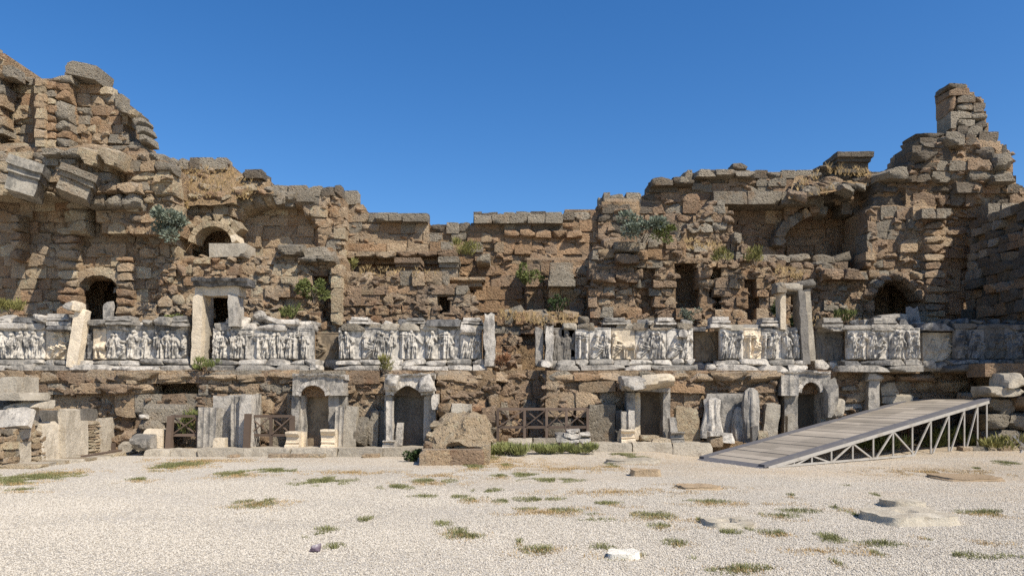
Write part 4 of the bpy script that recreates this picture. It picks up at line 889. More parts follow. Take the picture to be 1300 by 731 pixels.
# loose slabs, posts and blocks along the foot of the wall
def loose(lab, a, t_, b, u, Y, mt, th=.25, kd=None, name='stone_slab', cat='stone slab', lean=0, yaw=0, back=0, amp=.015, rag=.04, p=30):
    if kd: o = pblock(name, None, mt, a, t_, b, u, Y, th, kd, (0, math.radians(lean), math.radians(yaw)))
    else: o = slab(name, None, mt, a, t_, b, u, Y, th, lean, yaw, back, amp, rag, None, p)
    return tag(o, lab, cat)
tag(fluted('stone_slab', None, MARG, 424, 435, 516, 568, 19.95, .3, 2, 2), 'fluted slab leaning right of the arched doorway', 'stone slab')
loose('rough leaning slab right of the fluted slab', 435, 516, 451, 568, 20.0, SLAB, .25, lean=3); loose('thin fluted post rising behind the rough leaning slab', 432, 498, 440, 530, 20.5, MARG, .2, name='stone_post', cat='stone post')
loose('large rough boulder slab between the arched and gabled doorways', 449, 530, 466, 567, 20.0, GRY, .5, 'rock', lean=6); loose('taller rough boulder slab left of the gabled doorway', 463, 521, 480, 566, 20.15, GRY, .5, 'worn', lean=4)
loose('dark narrow slab in shade left of the gabled doorway', 480, 522, 488, 566, 20.3, SLABD, .3)
loose('squared grey block behind the foreground boulder mound', 573, 513, 598, 532, 19.6, SLAB, .5, name='stone_block', cat='stone block'); loose('rounded block left of the squared grey block', 556, 512, 573, 528, 19.7, TAN, .5, 'worn', name='stone_block', cat='stone block')
loose('small white stone right of the squared grey block', 600, 526, 606, 533, 19.6, MAR, .2, 'rock', name='stone_block', cat='stone block'); loose('flat stone leaning on the wall behind the mound', 612, 517, 630, 542, 20.0, BRN, .35, 'worn', lean=-5)
loose('large rough upright slab right of the wooden fence', 748, 514, 781, 561, 20.2, GRY, .35, amp=.035, rag=.03); loose('dark strip standing for the gap shade between rough slab and round lintel doorway', 781, 520, 790, 560, 20.4, SLABD, .3, name='stone_post', cat='stone post')  # second piece is a dark strip painting the shade of the gap
loose('rough beige slab right of the round lintel doorway', 860, 517, 889, 560, 20.2, LGT, .3, amp=.03, rag=.12, lean=-3); loose('leaning grey slab right of the statue fragments', 968, 512, 986, 562, 20.5, SLAB, .3, lean=6)
loose('flat stone lying in the round lintel doorway', 815, 553, 837, 561, 19.7, LGT, .5, 'flat', name='stone_block', cat='stone block'); loose('wedge shaped stone in front of the round lintel doorway', 828, 556, 852, 568, 19.55, LGT, .4, 'rock', name='stone_block', cat='stone block')
loose('cubic stone base in front of the left statue fragment', 902, 555, 918, 567, 19.5, TAN, .35, 'worn', name='stone_block', cat='stone block'); loose('round white stone cap on the cubic base', 902, 548, 917, 555, 19.5, MAR, .35, 'flat', name='stone_block', cat='stone block'); loose('white slanted block right of the cubic base', 917, 550, 934, 562, 19.6, MAR, .35, 'worn', name='stone_block', cat='stone block', lean=8)
loose('small pale block at the foot of the right statue', 963, 547, 976, 560, 19.7, LGT, .3, 'worn', name='stone_block', cat='stone block'); loose('dark stub post beside the right statue', 955, 540, 963, 562, 19.75, SLABD, .2, name='stone_post', cat='stone post')
# pile of marble mouldings at the fence
t = thing('marble_stack', 'stack of broken marble mouldings right of the fence, on the kerb', 'stone stack', P(727, 563, 19.3))
for (a, t_, b, u, kd) in ((706, 549, 722, 562, 'rock'), (713, 557, 735, 563, 'flat'), (716, 550, 738, 557, 'flat'), (720, 545, 736, 550, 'flat'), (733, 549, 750, 556, 'rock'), (735, 556, 750, 563, 'flat')): pblock('moulding', t, MARG if a == 706 else MAR, a, t_, b, u, 19.25, .4, kd, (0, R.uniform(-.1, .1), 0))
# kerb and steps
k = thing('stone_kerb', 'long pale kerb of stone slabs running along the front of the doorways', 'kerb', (-3, 19.4, 0))
for a, b, n, yt, yb in ((182, 250, 2, 571, 577), (250, 545, 5, 569, 578), (610, 760, 3, 563, 573), (752, 905, 3, 562, 571), (645, 708, 2, 556, 563)):
    for i in range(n):
        x, x2 = a+(b-a)*i/n, a+(b-a)*(i+1)/n; q = 19.35 if yt > 560 else 19.9; slab('kerb_stone', k, SLAB, x+.4, yt+R.uniform(-.6, .6), x2-.4, yb+9, q+R.uniform(-.05, .05), .75 if yt > 560 else .4, amp=.015)
rough_row(k, [LGT, TAN], 255, 300, 577, 584, 19.0, (12, 26), .3, 'small_stone', 'flat', .3); rough_row(k, [LGT, TAN], 340, 480, 576, 583, 19.0, (14, 30), .3, 'small_stone', 'flat', .35)
flatbox('door_ledge', -8.9, 1.85, 19.9, 21.4, -.2, .185, EARTH); flatbox('door_ledge', 1.85, 6.2, 19.9, 21.4, -.2, .355, EARTH)
# big boulder mound in front
t = thing('boulder_mound', 'big weathered mound of conglomerate on two dark base blocks, standing forward of the wall', 'boulder', P(577, 590, 17.2))
for (a, t_, b, u, Y, d, mt, kd) in ((533, 571, 573, 591, 17.0, 1.2, TAN, 'neat'), (572, 571, 614, 591, 17.0, 1.2, BRN, 'neat'), (608, 566, 621, 590, 17.25, 1.3, LGT, 'neat')): pblock('base_block', t, mt, a, t_, b, u, Y, d, kd)
def mound():
    A, B = P(537, 573, 17.2), P(619, 527, 17.2); w, h = B.x-A.x, B.z-A.z; v, f = boxgrid(16, 12, 12); v = v.copy(); q = v*2; r = (np.abs(q)**5).sum(1)**(1/5); v = q/r[:, None]*.53
    zz = v[:, 2]+.5; v[:, 0] *= 1-.46*zz**1.6; v[:, 0] += .07*zz; v[:, 1] = (v[:, 1]+.0)*(1-.3*zz)+.1*zz
    v = v*np.array([w, 1.7, h]); v += nzv(v, 1.5, 3.3, .16)+nzv(v, 4.2, 8.1, .12)+nzv(v, 10, 2.2, .045); v += np.array([(A.x+B.x)/2, 17.3+.85, A.z+h/2-.02]); return mesh_obj('mound', v, f, stone('pale_conglomerate', (.54, .42, .28), (.46, .34, .21), (.42, .28, .15), (.44, .36, .25), .3, 1.6), t)
mound()
for (a, t_, b, u) in ((541, 548, 556, 560), (553, 560, 570, 571), (536, 560, 550, 571), (576, 562, 596, 572), (546, 535, 562, 547), (585, 527, 605, 533), (560, 540, 572, 549)): pblock('boulder_stone', t, R.choice([BRN, TAN, LGT]), a, t_, b, u, 17.25+.012*(590-u), .7, 'rock', (0, R.uniform(-.3, .3), 0))
# ------------------------------------------------------------------ left corner: rubble side wall with upright slabs
XW = -11.35
def yx(p, X=XW): return -X*F/(650-p)
t = thing('side_wall', 'low rubble side wall with upright slabs and thin stacked stones at lower left', 'side wall', (XW, 18.5, 0))
def side(name, mat, p0, p1, pyt, X=XW, th=.18, z0=-.05, amp=.015, lean=0, root=t, rag=.05):
    y0, y1 = yx(p0, X), yx(p1, X); zt = CZ+(HOR-pyt)*((y0+y1)/2)/F
    o = box(name, root, mat, (X-th/2, (y0+y1)/2, z0), (th, y1-y0, zt-z0), 0, 0, lean, amp, rag); return o
side('upright_slab', SLABL, 53, 80, 537, XW+.05); side('upright_slab', SLABL, 84, 102, 520, XW+.22, .2); side('upright_slab', SLABL, 101, 112, 533, XW+.1); side('upright_slab', SLABL, 130, 146, 530, XW+.1); side('upright_slab', MARG, 146, 160, 517, XW+.0, .4); side('upright_slab', SLABL, 18, 40, 545, XW, .2)
side('dark_slab', SLABD, 50, 100, 521, XW-.35, .2); side('dark_slab', SLABD, 100, 150, 518, XW-.35, .2)
def stacks(p0, p1, z0, z1, X, name, mats, hh, ww):
    z = z0
    while z < z1:
        h = R.uniform(*hh); y = yx(p0)
        while y < yx(p1):
            w = min(R.uniform(*ww), yx(p1)-y+.05); block(name, t, R.choice(mats), (X-.17+R.uniform(-.03, .03), y+w/2, z+h/2), (.4, w*.97, h*.95), (R.uniform(-.04, .04), 0, 0), 'worn' if h > .12 else 'flat'); y += w
        z += h
stacks(-14, 22, -.05, .8, XW, 'flat_stone', [TAN, LGT, GRY], (.10, .2), (.25, .6)); stacks(40, 54, -.05, .72, XW, 'flat_stone', [TAN, LGT], (.08, .16), (.15, .35)); stacks(80, 85, -.05, .7, XW, 'flat_stone', [LGT, TAN], (.1, .18), (.15, .25)); stacks(111, 131, -.05, .85, XW, 'thin_stone', [LGT, LGT, TAN], (.07, .09), (.25, .5))
v, f = boxgrid(1, 8, 3); vv = v*np.array([.5, 6.2, .95])+np.array([XW-.5, 18.4, .4]); mesh_obj('rubble_core', vv+nzv(vv, 2, 4, .05), f, CORE, t)
for i, (lab, a, t_, b, u, Y, mt, kd) in enumerate([('grey block topmost of the pile at the left edge', -8, 478, 21, 500, 17.2, SLAB, 'neat'), ('rounded slab under the topmost grey block at the left edge', -8, 498, 36, 508, 17.1, SLAB, 'flat'), ('shorter grey slab third down in the left edge pile', 7, 508, 42, 519, 17.3, SLAB, 'worn')]):
    tag(pblock('stone_block', None, mt, a, t_, b, u, Y, .8, kd), lab, 'stone block')
tag(box('marble_slab', None, MAR, P(12, 543, 17.0), (.92, .16, .46), lean=-3, back=-25, amp=.01, ragged=.05), 'white marble slab with dark marks leaning at the left edge', 'stone slab')
block('pile_stone', t, TAN, P(5, 548, 17.3), (1.0, .7, .5), (0, 0, 0), 'worn'); block('pile_stone', t, GRY, P(2, 530, 17.7), (1.0, .7, .8), (0, 0, 0), 'worn'); block('pile_stone', t, SLAB, P(28, 527, 17.5), (.4, .6, .5), (0, 0, 0), 'worn')
tag(bar('timber_beam', None, RUSTW, (XW+.75, 18.3, .06), (XW+.62, 20.9, .08), .12, .12), 'brown timber beam lying along the foot of the side wall', 'beam'); tag(bar('timber_post', None, RUSTW, P(144, 577, 20.6), P(144, 562, 20.6), .09), 'short rust brown post at the end of the timber beam', 'post')
pv = thing('paving', 'irregular pale paving slabs along the foot of the left side wall', 'paving', (-10.6, 18, 0))
for i in range(12):
    y = 16.4+i*.42; block('paving_slab', pv, R.choice([LGT, SLAB]), (XW+.55+R.uniform(-.1, .15)+.02*i, y, .02), (R.uniform(.6, .9), .42, .12), (0, 0, R.uniform(-.1, .1)), 'flat')
for (lab, a, t_, b, u, Y, mt, kd) in [('long grey block lying left of the dark arch in the stage wall', 183, 513, 236, 536, 20.4, GRY, 'neat'), ('block above the left pedestal in shade', 176, 533, 205, 548, 20.3, GRY, 'worn'), ('white stone on the ledge left of the fence', 176, 526, 185, 532, 20.2, MAR, 'worn'),
      ('stepped marble moulding left of the leftmost fence', 182, 545, 206, 568, 19.9, MARC, 'neat'), ('low broken pedestal in front of the stepped moulding', 164, 552, 190, 572, 19.5, MARG, 'worn'), ('dark boulder in the corner beside the side wall', 151, 545, 172, 563, 20.5, BRN, 'rock'), ('pale flat stone at the corner by the low pedestal', 150, 561, 168, 573, 20.2, SLAB, 'flat')]:
    tag(pblock('stone_block', None, mt, a, t_, b, u, Y, .6, kd), lab, 'stone block')
# right corner
for (lab, a, t_, b, u, Y, mt, kd) in [('long shaded block on the ledge under the dark frieze', 1251, 461, 1305, 478, 20.3, BRN, 'neat'), ('pale cube block at the right edge', 1281, 473, 1304, 492, 19.6, SLAB, 'worn'), ('flat block below the pale cube at the right edge', 1258, 490, 1300, 503, 19.7, SLAB, 'worn'), ('low block right behind the ramp head', 1238, 498, 1262, 510, 20.6, TAN, 'worn'),
      ('large block left of the ramp head behind the rail', 1118, 482, 1144, 501, 21.8, SLAB, 'worn'), ('flat block under the large one behind the rail', 1121, 500, 1159, 512, 21.7, SLAB, 'flat'), ('broken column drum behind the ramp', 1066, 508, 1098, 520, 21.5, MARG, 'worn')]:
    tag(pblock('stone_block', None, mt, a, t_, b, u, Y, .8, kd), lab, 'stone block')
sw = thing('side_wall', 'shaded low return wall of rubble at the right edge beside the ramp', 'side wall', P(1290, 568, 20.2))
for (a, t_, b, u) in ((1256, 503, 1290, 525), (1290, 503, 1325, 522), (1254, 525, 1282, 546), (1282, 524, 1325, 546), (1256, 546, 1298, 569), (1298, 546, 1330, 569)): pblock('wall_block', sw, R.choice([BRN, GRY]), a, t_, b, u, 20.0+R.uniform(-.1, .1), 1.2, 'worn')
ed = thing('stone_edging', 'row of small rough stones edging the gravel under the ramp head', 'edging', P(1265, 572, 19.8)); rough_row(ed, [TAN, GRY, LGT], 1222, 1310, 566, 575, 19.2, (10, 22), .3, 'edging_stone', 'worn', .1)
# ------------------------------------------------------------------ wooden fences
def fence(lab, x0, x1, yt, yb, ybot, Y, posts, heavy=False):
    t = thing('wooden_fence', lab, 'fence', P((x0+x1)/2, ybot, Y), 'brown rail fences with crossed braces')
    w = .048
    bar('rail', t, RUSTW, P(x0, yt, Y), P(x1, yt, Y), w, .07); bar('rail', t, RUSTW, P(x0, yb, Y), P(x1, yb, Y), w, .07)
    for p in posts: bar('post', t, RUSTW, P(p, ybot, Y+.005), P(p, yt-.5, Y+.005), .07 if p not in (x0, x1) else (.13 if heavy else .07), .08)
    for a, b in zip(posts[:-1], posts[1:]):
        bar('brace', t, RUSTW, P(a+1, yb-1, Y-.03), P(b-1, yt+1, Y-.03), .045, .03); bar('brace', t, RUSTW, P(a+1, yt+1, Y+.045), P(b-1, yb-1, Y+.045), .045, .03)
    return t
fence('short rail fence with one cross left of the leftmost doorway', 218, 251, 528, 552, 568, 20.1, [218, 251]); fence('rail fence with one cross between the leftmost and arched doorways', 316, 371, 528, 552, 570, 20.1, [316, 344, 371], True)
fence('long rail fence with three crosses across the central gap', 632, 746, 519, 542, 561, 20.0, [632, 666, 694, 719, 746])
tag(bar('timber_post', None, RUSTW, P(214, 569, 19.95), P(217, 528, 19.95), .14), 'thick brown post leaning at the left end of the short fence', 'post')
tag(bar('timber_post', None, RUSTW, P(313, 569, 19.7), P(315, 525, 19.7), .15), 'thick brown post right beside the leftmost marble doorway', 'post')
# ------------------------------------------------------------------ wooden ramp on a steel truss
A0, D0, DR = Vector((5.65, 16.35, .03)), Vector((4.81, 18.6, .13)), Vector((7.09, 3.45, 0)); TOP = 1.50
t = thing('access_ramp', 'long grey plank ramp on a white steel truss rising to the right', 'ramp', (9, 19, 0))
def rp(s, u, dz=0):
    a = A0+DR*s; b = D0+DR*s; p = a.lerp(b, u); z = (.07+(TOP-.07)*s); return Vector((p.x, p.y, z+dz))
n = 26
def hexa(name, mat, pts, th, root):
    v = [tuple(p) for p in pts]+[(p.x, p.y, p.z-th) for p in pts]
    f = [(0, 1, 2, 3), (7, 6, 5, 4), (0, 4, 5, 1), (1, 5, 6, 2), (2, 6, 7, 3), (3, 7, 4, 0)]; return mesh_obj(name, np.array(v), f, mat, root, smooth=False)
for i in range(n):
    s0, s1 = (i+.035)/n, (i+.965)/n; dz = R.uniform(-.006, .006)
    for (ua, ub) in ((.075, .5), (.503, .925)): hexa('plank', PLANK, [rp(s0, ua, dz), rp(s1, ua, dz), rp(s1, ub, dz+.003), rp(s0, ub, dz+.003)], .045, t)
for (ua, ub, mt, h) in ((-.01, .075, EDGE, .035), (.925, 1.01, EDGE, .035)): hexa('edge_strip', mt, [rp(-.015, ua, h), rp(1.01, ua, h), rp(1.01, ub, h), rp(-.015, ub, h)], .07, t)
hexa('threshold', EDGE, [rp(-.03, 0, -.03), rp(0, 0, 0), rp(0, 1, 0), rp(-.03, 1, -.03)], .05, t)
def truss(u, mat, posts, diag):
    g = lambda s: Vector((rp(s, u).x, rp(s, u).y, gz(rp(s, u).x, rp(s, u).y)+.02))
    bar('top_chord', t, STEEL, rp(0, u, -.07), rp(1, u, -.07), .055, .08); bar('bottom_chord', t, STEEL, g(0.0), g(.62 if u < .5 else .6), .045)
    for s in posts: bar('truss_post', t, mat, g(s), rp(s, u, -.09), .036)
    for a, b in diag: bar('truss_brace', t, mat, g(a), rp(b, u, -.09), .034)
truss(.0, STEEL, (.10, .17, .25, .34, .43, .52, .61, .70, .79, .87, .94, .99), ((.10, .17), (.25, .17), (.25, .34), (.43, .34), (.44, .52), (.62, .52), (.62, .70), (.71, .79), (.80, .87), (.88, .94)))
truss(.97, RUST, (.3, .55, .8, .97), ((.4, .3), (.55, .68), (.8, .92)))
tag(bar('steel_pipe', None, STEEL, P(1287, 553, 19.4), P(1300, 566, 19.3), .06), 'pale pipe end slanting at the right edge below the ramp', 'pipe'); tag(bar('steel_stake', None, STEEL, P(1292, 582, 18.8), P(1298, 571, 18.8), .05), 'short pale stake in the ground at the right edge', 'stake')
# ------------------------------------------------------------------ stones on the gravel
def gstone(lab, x0, x1, y0, y1, mt, seed, flat=True, hole=False, h=None, ang=0, name='flat_stone', dirt=False):
    Y0 = 1504/(y1-HOR); Y1 = 1504/(max(y0, 515)-HOR); w = (x1-x0)*Y0/F; hh = h or .09; dpt = min(Y1-Y0, w*.9) if flat else w*.6
    v, f = boxgrid(14, 10, 3); v = v.copy(); q = v*2; r = (np.abs(q[:, :2])**4).sum(1)**.25; v[:, :2] = v[:, :2]/np.maximum(r, 1e-3)[:, None]*np.abs(q[:, :2]).max(1)[:, None]
    top = v[:, 2] > 0; v[:, :2] *= np.where(top, .93, 1.0)[:, None]
    v = v*np.array([w, dpt, hh*1.4]); v += nzv(v, 2.2, seed, .09*w)*np.array([1, 1, .3])+nzv(v, 7, seed+3, .02)
    if hole:
        d = np.hypot(v[:, 0]-.02, v[:, 1]); v[top & (d < .13), 2] -= .09
    v = v@np.array(Euler((0, 0, math.radians(ang))).to_matrix()).T; cx = ((x0+x1)/2-650)*(Y0+dpt/2)/F; cy = Y0+dpt/2
    b = Vector((cx, cy, gz(cx, cy)+hh*.3)); o = mesh_obj(name, v+np.array(b), f, mt, None, loc=b, smooth=True); o.data.set_sharp_from_angle(angle=.7); return tag(o, lab, 'stone')
WST = marble('white_ground_stone', (.72, .64, .50), (.63, .55, .42), (.30, .24, .16), .45)
OST = marble('orange_ground_stone', (.52, .39, .245), (.46, .345, .22), (.27, .18, .1), .5)
gstone('large flat pale stone with a slot, right foreground', 1098, 1208, 645, 668, WST, 1.1, hole=True, h=.11); gstone('small pale stone behind the large slotted stone', 1120, 1172, 633, 646, WST, 2.2, h=.10)
gstone('flat pale stone with a round hole in the middle of the gravel', 890, 955, 650, 671, WST, 3.3, hole=True, h=.06); gstone('bright white stone in the foreground gravel beside a grass tuft', 771, 811, 692, 711, marble('bright_white_stone', (.88, .83, .72), (.82, .76, .63), (.5, .42, .3), .25), 4.1, h=.06)
gstone('reddish brown squared stone lying on the gravel by the centre', 798, 840, 594, 605, OST, 5.2, flat=False, h=.13); gstone('long pale plank like stone in front of the round lintel doorway', 768, 840, 583, 589, SLAB, 6.3, flat=False, h=.08)
gstone('half buried brown stone left of the ramp foot', 858, 912, 612, 622, OST, 7.4, h=.05); gstone('flat orange stone below the ramp', 1186, 1262, 600, 611, OST, 8.1, h=.05)
gstone('brown lump by the kerb below the round lintel doorway', 772, 806, 566, 576, BRN, 9.1, flat=False, h=.14); gstone('brown rough stone at the kerb left of the ramp foot', 858, 892, 563, 573, BRN, 10.2, flat=False, h=.16); gstone('second brown stone beside the kerb, nearer the ramp', 893, 920, 562, 572, OST, 11.3, flat=False, h=.15)
gstone('small dark brown stone at the foot of the marble stack', 712, 724, 568, 579, BRN, 12.4, flat=False, h=.16)
PUR = paint('dark_violet_stone', (.10, .07, .09), (.55, .5, .47), .6)
o = pblock('small_stone', None, PUR, 393, 692, 405, 702, 7.55, .08, 'rock'); tag(o, 'small dark violet stone lying alone in the left foreground gravel', 'stone')
# ------------------------------------------------------------------ plants and grass
def leaves(n, cen, rad, size, seed, up=.3, lumps=7, flatz=1.0):
    rs = random.Random(seed); V, Fc = [], []
    lp = [(Vector((rs.uniform(-.9, .9), rs.uniform(-.7, .7), rs.uniform(-.7, .8))), rs.uniform(.16, .48)) for _ in range(lumps)]
    for _ in range(n):
        c, r = rs.choice(lp); d = Vector((rs.gauss(0, 1), rs.gauss(0, 1), rs.gauss(0, 1))).normalized()*r*rs.random()**.4
        q = c+d; q = Vector((q.x*rad[0], q.y*rad[1], q.z*rad[2]))+Vector(cen)
        ax = (d.normalized()+Vector((rs.uniform(-.6, .6), rs.uniform(-.6, .6), rs.uniform(-.3, .6)+up))).normalized(); sd = ax.cross(Vector((rs.gauss(0, 1), rs.gauss(0, 1), rs.gauss(0, 1)))).normalized()
        L = size*rs.uniform(.6, 1.4); w = L*(.22 if up < 1 else .07); b = len(V)
        V += [tuple(q-sd*w*.4), tuple(q+ax*L*.5-sd*w), tuple(q+ax*L), tuple(q+ax*L*.5+sd*w)]; Fc.append((b, b+1, b+2, b+3))
    return V, Fc
def shrub(lab, px, py, Y, w, h, mat, n=700, size=.12, seed=1, cat='shrub', depth=.6, weed=False):
    """px, py: middle of the foot"""
    f0 = P(px, py, Y); rx, rz = w*Y/F/2, h*Y/F/2; t = thing('shrub', lab, cat, f0)
    V, Fc = leaves(n, f0+Vector((0, 0, rz)), (rx, rx*depth, rz), size*(1.7 if weed else .8), seed, 1.6 if weed else .3, 12 if weed else 9); mesh_obj('foliage', V, Fc, mat, t, smooth=False)
    rs = random.Random(seed); V, Fc = [], []
    for k in range(6):
        a = f0+Vector((rs.uniform(-.1, .1), rs.uniform(-.05, .05), -.03)); b = f0+Vector((rs.uniform(-.8, .8)*rx, rs.uniform(-.5, .5)*rx*depth, rz*rs.uniform(.9, 1.6))); s = len(V)
        for p_, r_ in ((a, .018), (b, .007)): V += [tuple(p_+Vector((r_*math.cos(q), r_*math.sin(q), 0))) for q in (0, 2.1, 4.2)]
        Fc += [(s, s+1, s+4, s+3), (s+1, s+2, s+5, s+4), (s+2, s, s+3, s+5)]
    mesh_obj('stem', V, Fc, STEM, t, smooth=False)
shrub('round blue green shrub growing on the left ruins beside the small arch', 214, 306, 23.1, 48, 40, LEAFB, 2600, .13, 3)
shrub('wide blue green shrub on top of the right middle wall', 816, 307, 23.3, 54, 36, LEAFB, 2400, .13, 4); shrub('brighter green bush right of the wide blue green shrub', 844, 307, 23.2, 26, 22, LEAFG, 700, .12, 5)
shrub('green bush hanging on the rubble pier right of the left doorway', 397, 384, 23.0, 34, 32, LEAFG, 1400, .11, 6); shrub('sparse green weed at the foot of that rubble pier', 370, 406, 23.0, 24, 16, LEAFG, 350, .1, 7, weed=True, cat='weed')
shrub('green shrub on the orange wall left of the grey cornice block', 676, 360, 24.9, 32, 24, LEAFG, 1000, .11, 8); shrub('thin straw coloured bush above the centre ledge', 594, 327, 25.0, 34, 22, LEAFY, 600, .1, 9, weed=True, cat='weed')
shrub('yellow green tuft on the centre wall, left end of the ledge', 440, 346, 25.3, 22, 14, LEAFY, 450, .1, 10, weed=True, cat='weed'); shrub('dark green plant under the grey cornice block in the gap', 708, 395, 24.0, 24, 20, LEAFD, 500, .11, 11)
shrub('yellow green tuft on the rubble above the rectangular recess, left one', 919, 334, 23.6, 22, 18, LEAFY, 420, .1, 12, weed=True, cat='weed'); shrub('yellow green tuft beside the right niche, right one', 957, 336, 23.6, 20, 20, LEAFY, 420, .1, 13, weed=True, cat='weed')
shrub('dark grey green plant in the foot of the rectangular recess', 876, 412, 23.6, 24, 20, LEAFB, 500, .1, 14); shrub('dark leafy plant inside the standing right doorway', 1009, 428, 22.2, 26, 34, LEAFD, 900, .13, 15)
shrub('green leaves beside the narrow jamb of the right doorway', 986, 404, 22.3, 12, 20, LEAFD, 250, .1, 16); shrub('small green weed left of the cave mouth', 1072, 410, 23.2, 22, 14, LEAFG, 350, .1, 17, weed=True, cat='weed')
shrub('yellow green weeds on the far left frieze top', 14, 398, 22.6, 44, 14, LEAFY, 700, .1, 18, weed=True, cat='weed'); shrub('green bush left of the standing left doorway', 222, 410, 22.4, 26, 10, LEAFG, 350, .1, 19)
shrub('green grass clump at the foot of the standing left doorway', 262, 470, 20.6, 30, 12, LEAFG, 350, .09, 20, weed=True, cat='weed'); shrub('small green weed on the frieze base above the gabled doorway', 490, 472, 20.7, 18, 16, LEAFY, 260, .09, 21, weed=True, cat='weed')
shrub('bright green weed behind the short left fence', 241, 552, 20.4, 20, 26, LEAFG, 500, .1, 22, weed=True, cat='weed'); shrub('dark green leaf clump standing in for the shadow left of the boulder mound', 524, 590, 17.9, 18, 20, LEAFD, 600, .1, 23)  # second clump is dark foliage put in for the mound's cast shadow
shrub('green weed clump on the gravel right of the boulder mound', 642, 581, 18.6, 58, 11, WEED, 1500, .11, 24, weed=True, cat='weed'); shrub('green weed clump below the fence at the kerb', 695, 577, 18.8, 40, 8, WEED, 900, .1, 25, weed=True, cat='weed'); shrub('green weed clump below the marble stack', 735, 577, 18.8, 38, 8, WEED, 800, .1, 26, weed=True, cat='weed')
shrub('low red brown weed at the foot of the fluted pillar stump', 634, 468, 21.0, 22, 14, leafm('reddish_leaf', (.30, .14, .07), (.22, .12, .06)), 350, .09, 27, weed=True, cat='weed')
shrub('tall green weeds under the ramp head', 1208, 570, 20.6, 60, 26, LEAFG, 1000, .14, 28, weed=True, cat='weed'); shrub('green weeds under the middle of the ramp', 1120, 575, 19.5, 60, 18, LEAFG, 800, .12, 29, weed=True, cat='weed'); shrub('dry weeds along the right edge below the return wall', 1270, 572, 19.4, 50, 12, LEAFY, 500, .12, 30, weed=True, cat='weed')
# grass: patches nobody could count
def blades(name, patches, mat, hgt, per, seed, flatk=.5):
    rs = random.Random(seed); V, Fc = [], []
    for (px, py, w, hpx) in patches:
        Y = 1504/(py-HOR); rx = w*Y/F/2; ry = max(.25, hpx/2*Y*Y/1504)
        for _ in range(int(per*rx*ry*4)):
            a, r = rs.uniform(0, 6.28), rs.random()**.75; x = (px-650)*Y/F+rx*r*math.cos(a); y = Y+ry*r*math.sin(a)
            if nz3((x*3.2, y*2.2, seed), 1) < -.12+.5*(r-.5): continue
            z = gz(x, y)-.004; t = rs.uniform(0, 6.28); L = hgt*rs.uniform(.4, 1.3)*(1.15-.5*r); dx, dy = math.cos(t), math.sin(t); b = len(V); k = rs.uniform(.2, 1.0); w_ = rs.uniform(.003, .006)
            V += [(x-dy*w_, y+dx*w_, z), (x+dy*w_, y-dx*w_, z), (x+dx*L*k, y+dy*L*k, z+L*(1.1-flatk*k))]; Fc.append((b, b+1, b+2))
    mesh_obj(name, V, Fc, mat, None, smooth=False, kind='stuff')
GP = [(328, 638, 62, 16), (465, 661, 52, 10), (583, 677, 48, 16), (600, 682, 30, 10), (690, 698, 76, 12), (765, 696, 30, 12), (790, 706, 60, 7), (410, 611, 80, 12), (232, 589, 60, 10), (220, 592, 50, 10), (176, 608, 28, 6), (40, 605, 110, 14), (20, 612, 60, 10), (620, 622, 40, 7), (604, 634, 36, 10), (685, 634, 70, 8), (690, 648, 90, 8), (760, 657, 60, 10), (832, 655, 60, 12), (920, 676, 50, 10), (886, 660, 24, 12), (1075, 681, 120, 10), (1120, 690, 60, 8), (1050, 684, 40, 10), (990, 654, 50, 7), (1085, 652, 20, 12), (990, 677, 60, 7), (885, 714, 20, 5), (940, 723, 110, 6), (505, 618, 50, 7), (300, 601, 60, 8), (350, 597, 60, 6), (548, 610, 60, 6), (665, 603, 40, 6), (900, 637, 60, 6), (1280, 710, 60, 8), (1250, 650, 70, 8), (1215, 705, 80, 6), (1060, 643, 40, 5), (790, 583, 40, 4), (815, 585, 40, 4), (700, 610, 80, 6), (620, 583, 40, 8), (1010, 648, 60, 5), (770, 640, 50, 5), (560, 665, 30, 4), (30, 622, 40, 4), (415, 672, 40, 4), (860, 690, 40, 4)]
_g = random.Random(77)
GP = [(a, b, w*1.15, h*1.1) for a, b, w, h in GP]
for _ in range(22):
    yy = 588+130*_g.random()**1.6; xx = _g.uniform(120, 1290) if _g.random() < .35 else _g.uniform(560, 1290); GP.append((xx, yy, _g.uniform(8, 46), _g.uniform(3, 7)))
blades('grass', GP, GRASS, .055, 2600, 5)
blades('dry_grass', [(a, b+3, w*1.7, h*1.4) for a, b, w, h in GP[::2]]+[(80, 600, 120, 14), (780, 625, 260, 14), (700, 650, 200, 14), (960, 640, 200, 10), (640, 588, 160, 12), (720, 596, 200, 12), (1040, 700, 200, 10), (880, 620, 160, 14), (260, 585, 200, 8), (450, 600, 200, 8), (1180, 600, 220, 14), (1250, 690, 120, 14), (560, 604, 120, 10)], DRYG, .045, 800, 9)
def walltufts(name, spots, mat, seed):
    """dry grass on ledges and slopes of the ruins: (x0, y0, x1, y1, Y, n)"""
    rs = random.Random(seed); V, Fc = [], []
    for (x0, y0, x1, y1, Y, n) in spots:
        for _ in range(n):
            u = rs.random(); c = P(x0+(x1-x0)*u, y0+(y1-y0)*u+rs.uniform(-6, 6), Y+rs.uniform(-.25, .45)); L = rs.uniform(.06, .2)
            for _k in range(4):
                t = rs.uniform(0, 6.28); b = len(V); V += [(c.x-.008, c.y, c.z), (c.x+.008, c.y, c.z), (c.x+math.cos(t)*L*.5, c.y+math.sin(t)*L*.5, c.z+L)]; Fc.append((b, b+1, b+2))
    mesh_obj(name, V, Fc, mat, None, smooth=False, kind='stuff')
